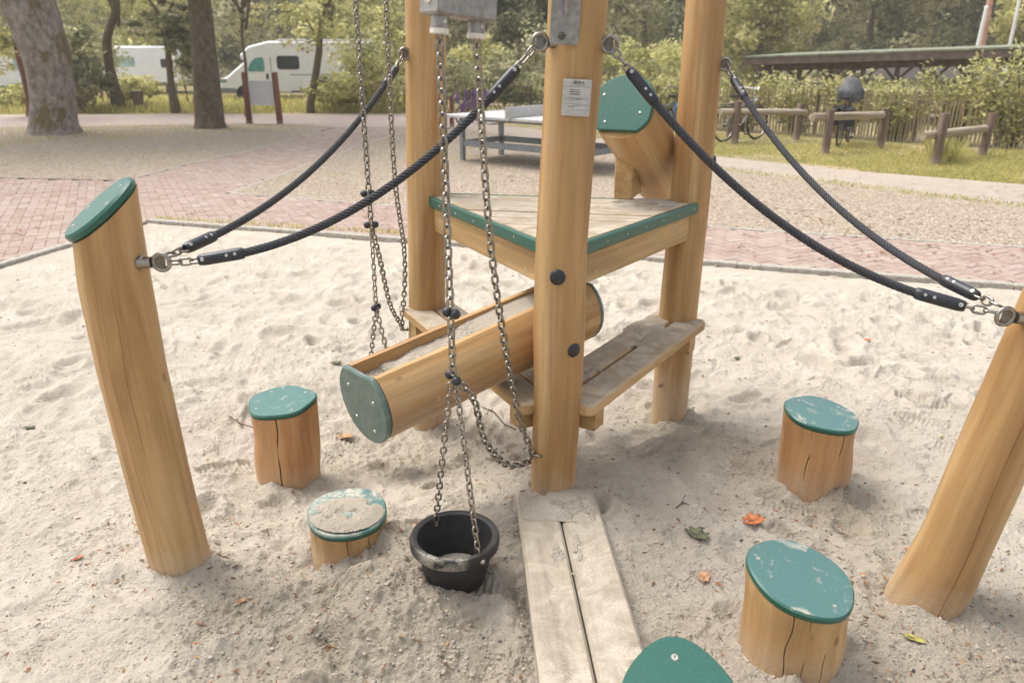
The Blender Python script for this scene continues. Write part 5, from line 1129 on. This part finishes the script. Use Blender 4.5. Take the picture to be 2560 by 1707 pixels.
def shelter():
    A, B = PY(1862, 150, 24.0), PY(2700, 124, 19.0); A.z, B.z = 1.62, 1.86
    t = thing('shelter', 'long low brown timber shelter with mossy roof behind the fence', 'shelter', (A.x, A.y, 0)); d = (B - A).normalized(); dh = Vector((d.x, d.y, 0)).normalized(); n = Vector((-dh.y, dh.x, 0)); Lg = (B - A).length; up_ = Vector((0, 0, 1))
    rd = (n + Z * .03).normalized(); rn = dh.cross(rd).normalized()
    if rn.z < 0: rn = -rn
    obj('roof', MB().box(A + d * Lg / 2 + rd * 2.0 + rn * .06, d, rd, d.cross(rd), Lg / 2, 2.05, .03, .01), 'roof_moss', t)
    obj('fascia', MB().box(A + d * Lg / 2 - Z * .05, d, n, d.cross(n), Lg / 2, .03, .11, .008), 'roof_wood', t)
    obj('fascia', MB().box(A + d * Lg / 2 + n * 3.9 - Z * .14, d, n, d.cross(n), Lg / 2, .03, .09, .008), 'roof_wood', t)
    obj('purlin', MB().box(A + d * Lg / 2 + n * .8 - Z * .24, d, n, d.cross(n), Lg / 2, .05, .10, .008), 'roof_wood', t)
    for i in range(9):
        s_ = .5 + i * (Lg - 1) / 8; b = A + d * s_ + n * .8; tz = b.z - .2
        obj('post', MB().box(Vector((b.x, b.y, tz / 2 - .1)), dh, n, Z, .055, .055, tz / 2 + .1, .006), 'roof_wood', t)
        for sg in (-1, 1):
            if 0 < i < 8 or sg == (1 if i == 0 else -1): obj('brace', MB().tube([Vector((b.x, b.y, tz - .5)), Vector((b.x, b.y, tz - .02)) + dh * sg * .45], .04, 6), 'roof_wood', t, None)
    for i in range(16): s_ = .2 + i * (Lg - .4) / 15; b = A + d * s_; obj('rafter', MB().box(b + n * 2.0 - Z * .03, n, dh, Z, 2.0, .03, .035, .004), 'roof_wood', t)
    c = PY(2330, 190, 25.5); c.z = 0
    t2 = thing('tarp_tent', 'pale grey tent roof seen under the shelter at the right', 'tent', c); obj('canopy', MB().prism([(-2.6, 1.0), (2.6, 1.0), (2.5, 1.2), (.8, 1.55), (-.8, 1.55), (-2.5, 1.2)], c, dh, Z, n, 1.8, .03), 'tarp_grey', t2)
    for a in (-2.4, -.8, .8, 2.4): obj('pole', MB().box(c + dh * a + n * .1 + Z * .5, dh, n, Z, .03, .03, .55, .004), 'trim_grey', t2)
shelter()
for (x0, y0, x1, y1, w_, mt, lab, Yd) in ((2440, 135, 2466, 20, 9, 'pole_white', 'short white pole leaning against the pinkish pole', 29), (2452, 135, 2486, -60, 15, 'pole_pink', 'pinkish wooden pole rising behind the shelter roof', 30), (2520, 135, 2562, -60, 8, 'pole_white', 'slim white flagpole at the right edge behind the shelter', 30)):
    a, b = PY(x0, y0, Yd), PY(x1, y1, Yd); d = (b - a); g_ = a - d * (a.z / d.z); rr = w_ / 2 * proj(a)[2] / F_PX
    t = thing('flagpole' if mt != 'pole_pink' else 'mast', lab, 'pole', (g_.x, g_.y, 0)); obj('shaft', MB().tube([g_ - Z * .1, a, b], [rr * 1.15, rr, rr * .9], 12), mt, t); obj('finial', MB().ball(b, rr * 1.1, 10, 6), mt, t)

# ------------------------------------------------------------------ bicycles
def bicycle(label, base, heading, fm, cover=False, white_bars=False):
    base = Vector(base); d = Vector((math.cos(heading), math.sin(heading), 0)); n = Vector((-d.y, d.x, 0)); t = thing('bicycle', label, 'bicycle', base, 'bicycles parked along the fence'); up_ = (Z + n * .06).normalized()
    def q(s_, h, w_=0): return base + d * s_ + up_ * h + n * w_
    rw = .345
    for s_ in (-.53, .53):
        wh = obj('wheel', MB().torus(q(s_, rw), n, rw - .018, .018, 32, 6), 'tyre', t); obj('rim', MB().torus(q(s_, rw), n, rw - .042, .009, 32, 5), 'steel', wh); sp = MB()
        for k in range(16): a = k * math.pi / 8; sp.tube([q(s_, rw), q(s_ + math.cos(a) * .3, rw + math.sin(a) * .3)], .0022, 4)
        obj('spokes', sp, 'steel', wh, None); obj('hub', MB().lathe([(.025, -.05), (.025, .05)], q(s_, rw), n, 10), 'steel_dark', wh); obj('mudguard', MB().tube([q(s_ + math.cos(a) * .375, rw + math.sin(a) * .375) for a in [R(20 + 14 * k) for k in range(10)]], .014, 6), 'bike_dark', t)
    fr_ = MB()
    for a, b, r in (((-.53, rw), (-.02, .29), .012), ((-.02, .29), (-.16, .82), .017), ((-.02, .29), (.36, .72), .019), ((-.15, .66), (.34, .84), .017), ((-.53, rw), (-.15, .70), .011), ((.53, rw), (.38, .70), .013), ((.38, .70), (.31, 1.02), .016)): fr_.tube([q(*a), q(*b)], r, 8)
    obj('frame', fr_, fm, t); obj('saddle', MB().prism([(-.13, -.085), (-.02, -.05), (.13, -.018), (.13, .018), (-.02, .05), (-.13, .085)], q(-.18, .90), d, n, up_, .05, .012), 'cloth_black', t); obj('seat_post', MB().tube([q(-.155, .8), q(-.17, .9)], .013, 8), 'steel', t)
    obj('handlebar', MB().tube(smooth_path([q(.12, 1.04, .3), q(.22, 1.10, .24), q(.36, 1.07, .1), q(.36, 1.07, -.1), q(.22, 1.10, -.24), q(.12, 1.04, -.3)], 5), .013, 8), 'pole_white' if white_bars else 'steel', t); obj('stem', MB().tube([q(.31, 1.0), q(.34, 1.08)], .015, 8), 'steel', t)
    obj('crank', MB().lathe([(.09, -.006), (.09, .006)], q(-.02, .29, -.05), n, 18).tube([q(-.02, .29, -.07), q(.06, .15, -.07)], .01, 6), 'steel_dark', t); obj('pedal', MB().box(q(.06, .15, -.11), d, n, up_, .045, .04, .012), 'cloth_black', t); obj('carrier', MB().box(q(-.5, .76), d, n, up_, .2, .06, .008), 'bike_dark', t); obj('front_lamp', MB().ball(q(.45, .82), .035, 10, 6), 'panel_grey', t)
    obj('kickstand', MB().tube([q(-.12, .28, .02), q(-.2, .01, .13)], .009, 6), 'steel_dark', t)
    if cover:
        t2 = thing('saddlebags', 'black double pannier bags hanging over the rear wheel of the covered bicycle', 'bag', q(-.5, .5))
        for w_ in (-.14, .14): obj('pannier', MB().box(q(-.5, .58, w_), d, n, up_, .19, .075, .17, .03), 'cloth_black', t2)
        obj('strap', MB().box(q(-.5, .775), d, n, up_, .06, .15, .012, .004), 'cloth_black', t2)
        cv = thing('rain_cover', 'grey cloth cover draped over the front of the right bicycle', 'cover', q(.3, .9)); nn = 16; vs_ = []
        for i in range(9):
            f = i / 8; hh = 1.30 - .45 * f
            for k in range(nn):
                a = 2 * math.pi * k / nn; r_ = (.12 + .16 * min(1, f * 1.7)) * (1 + .12 * math.sin(5 * a + f * 4) * f) * (1 - .35 * max(0, f - .6)); vs_.append(q(.22 + math.cos(a) * r_ * 1.15, hh + .03 * math.sin(3 * a) * f, math.sin(a) * r_ * .95))
        obj('cloth', MB().add(vs_, [(i * nn + k, (i + 1) * nn + k, (i + 1) * nn + (k + 1) % nn, i * nn + (k + 1) % nn) for i in range(8) for k in range(nn)] + [tuple(range(nn))]), 'cloth_grey', cv, 180)
    return t
def gp(x_, y_): p = PZ(x_, y_, -.03); return p
bicycle('blue bicycle just left of the rear right post', gp(1690, 352), R(62), 'bike_blue'); bicycle('silver bicycle with pale handlebar behind the long rail', gp(1850, 353), R(35), 'bike_grey', False, True); bicycle('dark bicycle with panniers and a grey cloth cover behind the middle rail', gp(2110, 362), R(58), 'bike_dark', True); bicycle('bicycle partly hidden between the two rear posts behind the chute', gp(1740, 356), R(70), 'bike_dark')

# ------------------------------------------------------------------ litter on the sand
def leaf_thing(label, px, size, mat, shape='oak', curl=.3, rz=0.0, name='fallen_leaf', cat='leaf'):
    p = PZ(px[0], px[1]); 
    for _ in range(4): p = PZ(px[0], px[1], sz(p.x, p.y))
    p.z = sz(p.x, p.y); pts = []; n = 26
    for k in range(n):
        a = 2 * math.pi * k / n; r_ = size * (.42 + (.24 * abs(math.sin(3.5 * a)) if shape == 'oak' else .05 * math.sin(9 * a))) * (1 if shape == 'oak' else (.55 + .45 * abs(math.cos(a)))); pts.append((math.cos(a) * r_ * 1.25, math.sin(a) * r_ * .85))
    vs_ = []; rings = (1.0, .66, .33)
    for f in rings:
        for (a, b) in pts: vs_.append((a * f, b * f))
    vs_.append((0, 0)); V3 = []
    for (a, b) in vs_:
        c_, s_ = math.cos(rz), math.sin(rz); hh = .004 + curl * (b * b * 7 + a * a * 3.0) * (1 + .6 * math.sin(a * 130)) + curl * .12 * abs(b)
        V3.append(Vector((p.x + a * c_ - b * s_, p.y + a * s_ + b * c_, p.z + .003 + hh)))
    fs = []
    for q in range(2): fs += [(q * n + k, q * n + (k + 1) % n, (q + 1) * n + (k + 1) % n, (q + 1) * n + k) for k in range(n)]
    fs += [(2 * n + k, 2 * n + (k + 1) % n, 3 * n) for k in range(n)]
    mb = MB().add(V3, fs); t = thing(name, label, cat, p, 'fallen leaves on the sand'); bl = obj('blade', mb, mat, t, 60); bl.modifiers.new('thick', 'SOLIDIFY').thickness = .0006
    c_, s_ = math.cos(rz), math.sin(rz); obj('stalk', MB().tube([V3[-1] + Vector((0, 0, .001)), p + Vector((-c_ * size * .75, -s_ * size * .75, .006))], .0012, 5), 'twig', t)
leaf_thing('bright orange oak leaf on the sand left of the front right stumps', (1883, 1302), .062, 'leaf_orange', rz=.5, curl=.6); leaf_thing('dull green crumpled leaf below the orange leaf', (1742, 1340), .062, 'leaf_green', curl=.9, rz=2.2)
leaf_thing('large pale brown curled leaf beside the cracked left stump', (860, 1095), .085, 'leaf_brown', 'plain', 1.1, .3); leaf_thing('flat brown leaf in the sand right of the plank', (1760, 1445), .040, 'leaf_brown', rz=1.2)
leaf_thing('yellow green leaf near the foot of the right post', (2285, 1600), .055, 'leaf_yellow', 'plain', .9, -.6); leaf_thing('small yellow leaf between the right stump and right post', (2353, 1095), .026, 'leaf_yellow', 'plain', .6, 1.0)
leaf_thing('brown curled leaf in front of the left post', (603, 1506), .035, 'leaf_brown', 'plain', 1.4, .4); leaf_thing('green leaf far left with a brown tip', (72, 1064), .050, 'leaf_green', 'plain', .8, .2); leaf_thing('small orange leaf left of the left post foot', (195, 1398), .034, 'leaf_orange', 'plain', .8, .8)
leaf_thing('small green leaf above the rear left stump', (840, 906), .042, 'leaf_green', rz=.4); leaf_thing('small yellow leaf on the sand left of the trough', (808, 876), .030, 'leaf_yellow', 'plain', .5, .2); leaf_thing('orange leaf on the far sand right of the tower', (2166, 852), .04, 'leaf_orange', rz=.2)
leaf_thing('dark green leaf on the sand at left centre', (236, 1148), .022, 'leaf_green', 'plain', .7, .9); leaf_thing('rusty leaf scrap near the right post', (2270, 1378), .028, 'leaf_orange', 'plain', .8, 1.9); leaf_thing('green leaf just right of the rear right post', (1843, 893), .03, 'leaf_green', rz=1.1)
def stick(label, pts, r):
    P = []
    for (x_, y_) in pts:
        p = PZ(x_, y_)
        for _ in range(4): p = PZ(x_, y_, sz(p.x, p.y))
        P.append(Vector((p.x, p.y, sz(p.x, p.y) + r * 1.2)))
    return P
P = stick('', [(1205, 1018), (1235, 1035), (1262, 1062), (1290, 1078)], .003); t = thing('twig', 'forked dark twig lying on the sand under the trough', 'twig', P[0]); obj('stem', MB().tube(P, [.002, .003, .003, .0035], 6), 'twig', t)
P2_ = stick('', [(1262, 1062), (1258, 1040), (1252, 1025)], .002); obj('side_shoot', MB().tube(P2_, .0016, 5), 'twig', t); P2_ = stick('', [(1228, 1030), (1232, 1022)], .002); obj('side_shoot', MB().tube(P2_, .0014, 5), 'twig', t)
P = stick('', [(1690, 1272), (1706, 1258), (1712, 1240)], .003); t = thing('twig', 'small curved grey twig left of the orange leaf', 'twig', P[0]); obj('stem', MB().tube(P, .0022, 6), 'twig', t); obj('side_shoot', MB().tube(stick('', [(1706, 1258), (1722, 1262)], .002), .0015, 5), 'twig', t)
P = stick('', [(572, 1040), (600, 1060), (640, 1072)], .003); t = thing('twig', 'thin twig on the sand left of the cracked stump', 'twig', P[0]); obj('stem', MB().tube(P, .0022, 6), 'twig', t); obj('side_shoot', MB().tube(stick('', [(600, 1060), (590, 1046)], .002), .0015, 5), 'twig', t)
def scatter(n, seed, wetbias):
    r = np.random.RandomState(seed); ys = 1.0 / r.uniform(1 / 7.3, 1 / 1.45, n); xs = r.uniform(-1, 1, n) * (.72 * ys + .2); out = np.maximum((xs - KC.x) * nA.x + (ys - KC.y) * nA.y, (xs - KC.x) * nB.x + (ys - KC.y) * nB.y)
    den = np.clip(.35 + 1.8 * fbm(N2, xs * 1.7 + 3, ys * 1.7, 3), .06, 1)
    if wetbias:
        wv = np.zeros(n)
        for gx, gy, sg, a in DAMP_SHADE: wv = np.maximum(wv, a * np.exp(-((xs - gx) ** 2 + (ys - gy) ** 2) / (2 * sg * sg)))
        den = np.clip(.18 + wv, 0, 1) * (.5 + .5 * den)
    k = (out < -.05) & (r.rand(n) < den) & ~((np.abs(xs - .19) < .15) & (ys < 2.5)); xs, ys = xs[k], ys[k]; return xs, ys, sand_z(xs, ys), r
xs, ys, zs, r = scatter(60000, 61, True); mb = MB(); lump = []
ico = [(0, 0, 1), (.89, 0, .45), (.28, .85, .45), (-.72, .53, .45), (-.72, -.53, .45), (.28, -.85, .45), (.72, .53, -.3), (-.28, .85, -.3), (-.89, 0, -.3), (-.28, -.85, -.3), (.72, -.53, -.3)]
icf = [(0, 1, 2), (0, 2, 3), (0, 3, 4), (0, 4, 5), (0, 5, 1), (1, 6, 2), (2, 7, 3), (3, 8, 4), (4, 9, 5), (5, 10, 1), (2, 6, 7), (3, 7, 8), (4, 8, 9), (5, 9, 10), (1, 10, 6)]
for x_, y_, z_ in zip(xs, ys, zs):
    s_ = min(.0062, .0016 * r.pareto(2.8) + .0013) * (1 + .12 * y_); a = r.uniform(0, 6.28); ca_, sa_ = math.cos(a), math.sin(a); f = r.uniform(.6, 1.1); h = r.uniform(.5, .9)
    mb.add([(x_ + (p[0] * ca_ - p[1] * sa_ * f) * s_, y_ + (p[0] * sa_ + p[1] * ca_ * f) * s_, z_ + p[2] * s_ * h + s_ * .12) for p in ico], icf, None, float(r.rand()))
o = obj('sand_crumbs', mb, 'pebble', None, None); tag(o, 'small clods and pebbles scattered over the sand', None, None, 'stuff')
xs, ys, zs, r = scatter(4800, 62, False); mb = MB()
for x_, y_, z_ in zip(xs, ys, zs):
    L = .004 + .012 * r.rand() ** 2 * (1 + .1 * y_); w_ = L * r.uniform(.12, .4); a = r.uniform(0, 6.28); c_, s_ = math.cos(a), math.sin(a); t1, t2 = r.uniform(-.002, .004, 2)
    P = [(-L, 0, .0012), (0, -w_, .001 + t1), (L, 0, .0012 + t2), (0, w_, .003)]
    mb.add([(x_ + p[0] * c_ - p[1] * s_, y_ + p[0] * s_ + p[1] * c_, z_ + p[2]) for p in P], [(0, 1, 2, 3)], None, float(r.rand()))
o = obj('leaf_litter', mb, 'litter', None, None); tag(o, 'tiny brown leaf scraps and needles scattered over the sand', None, None, 'stuff')

P_ = px_scatter([(-100, 640), (370, 545), (1000, 588), (2560, 705), (2560, 450), (1800, 390), (1100, 318), (0, 324), (-100, 326)], 2600, 44); mb = MB(); r = np.random.RandomState(45)
for x_, y_, z_ in P_:
    L = (.008 + .03 * r.rand() ** 2) * (.6 + .05 * y_); w_ = L * r.uniform(.3, .6); a = r.uniform(0, 6.28); c_, s_ = math.cos(a), math.sin(a)
    mb.add([(x_ + p[0] * c_ - p[1] * s_, y_ + p[0] * s_ + p[1] * c_, .017 + p[2]) for p in ((-L, 0, .002), (0, -w_, .001), (L, 0, .006), (0, w_, .004))], [(0, 1, 2, 3)], None, float(r.rand()))
o = obj('path_litter', mb, 'litter', None, None); tag(o, 'dry leaf scraps scattered over the gravel and brick paths', None, None, 'stuff')
# ------------------------------------------------------------------ the air
s = NT('haze'); s.t.nodes.remove(s.b); pv = s.n('ShaderNodeVolumePrincipled'); pv.inputs['Color'].default_value = (.98, .97, .93, 1); pv.inputs['Density'].default_value = 0.002; pv.inputs['Anisotropy'].default_value = 0.3; s.l(pv.outputs[0], s.out.inputs['Volume']); M['haze'] = s.m
hz_ = obj('haze', MB().prism([(-118, -14), (122, -14), (122, 135), (-118, 135)], Vector((0, 0, -1.6)), X, Y, Z, 20.6), 'haze', None, None); tag(hz_, 'thin pale haze in the air', None, None, 'stuff')
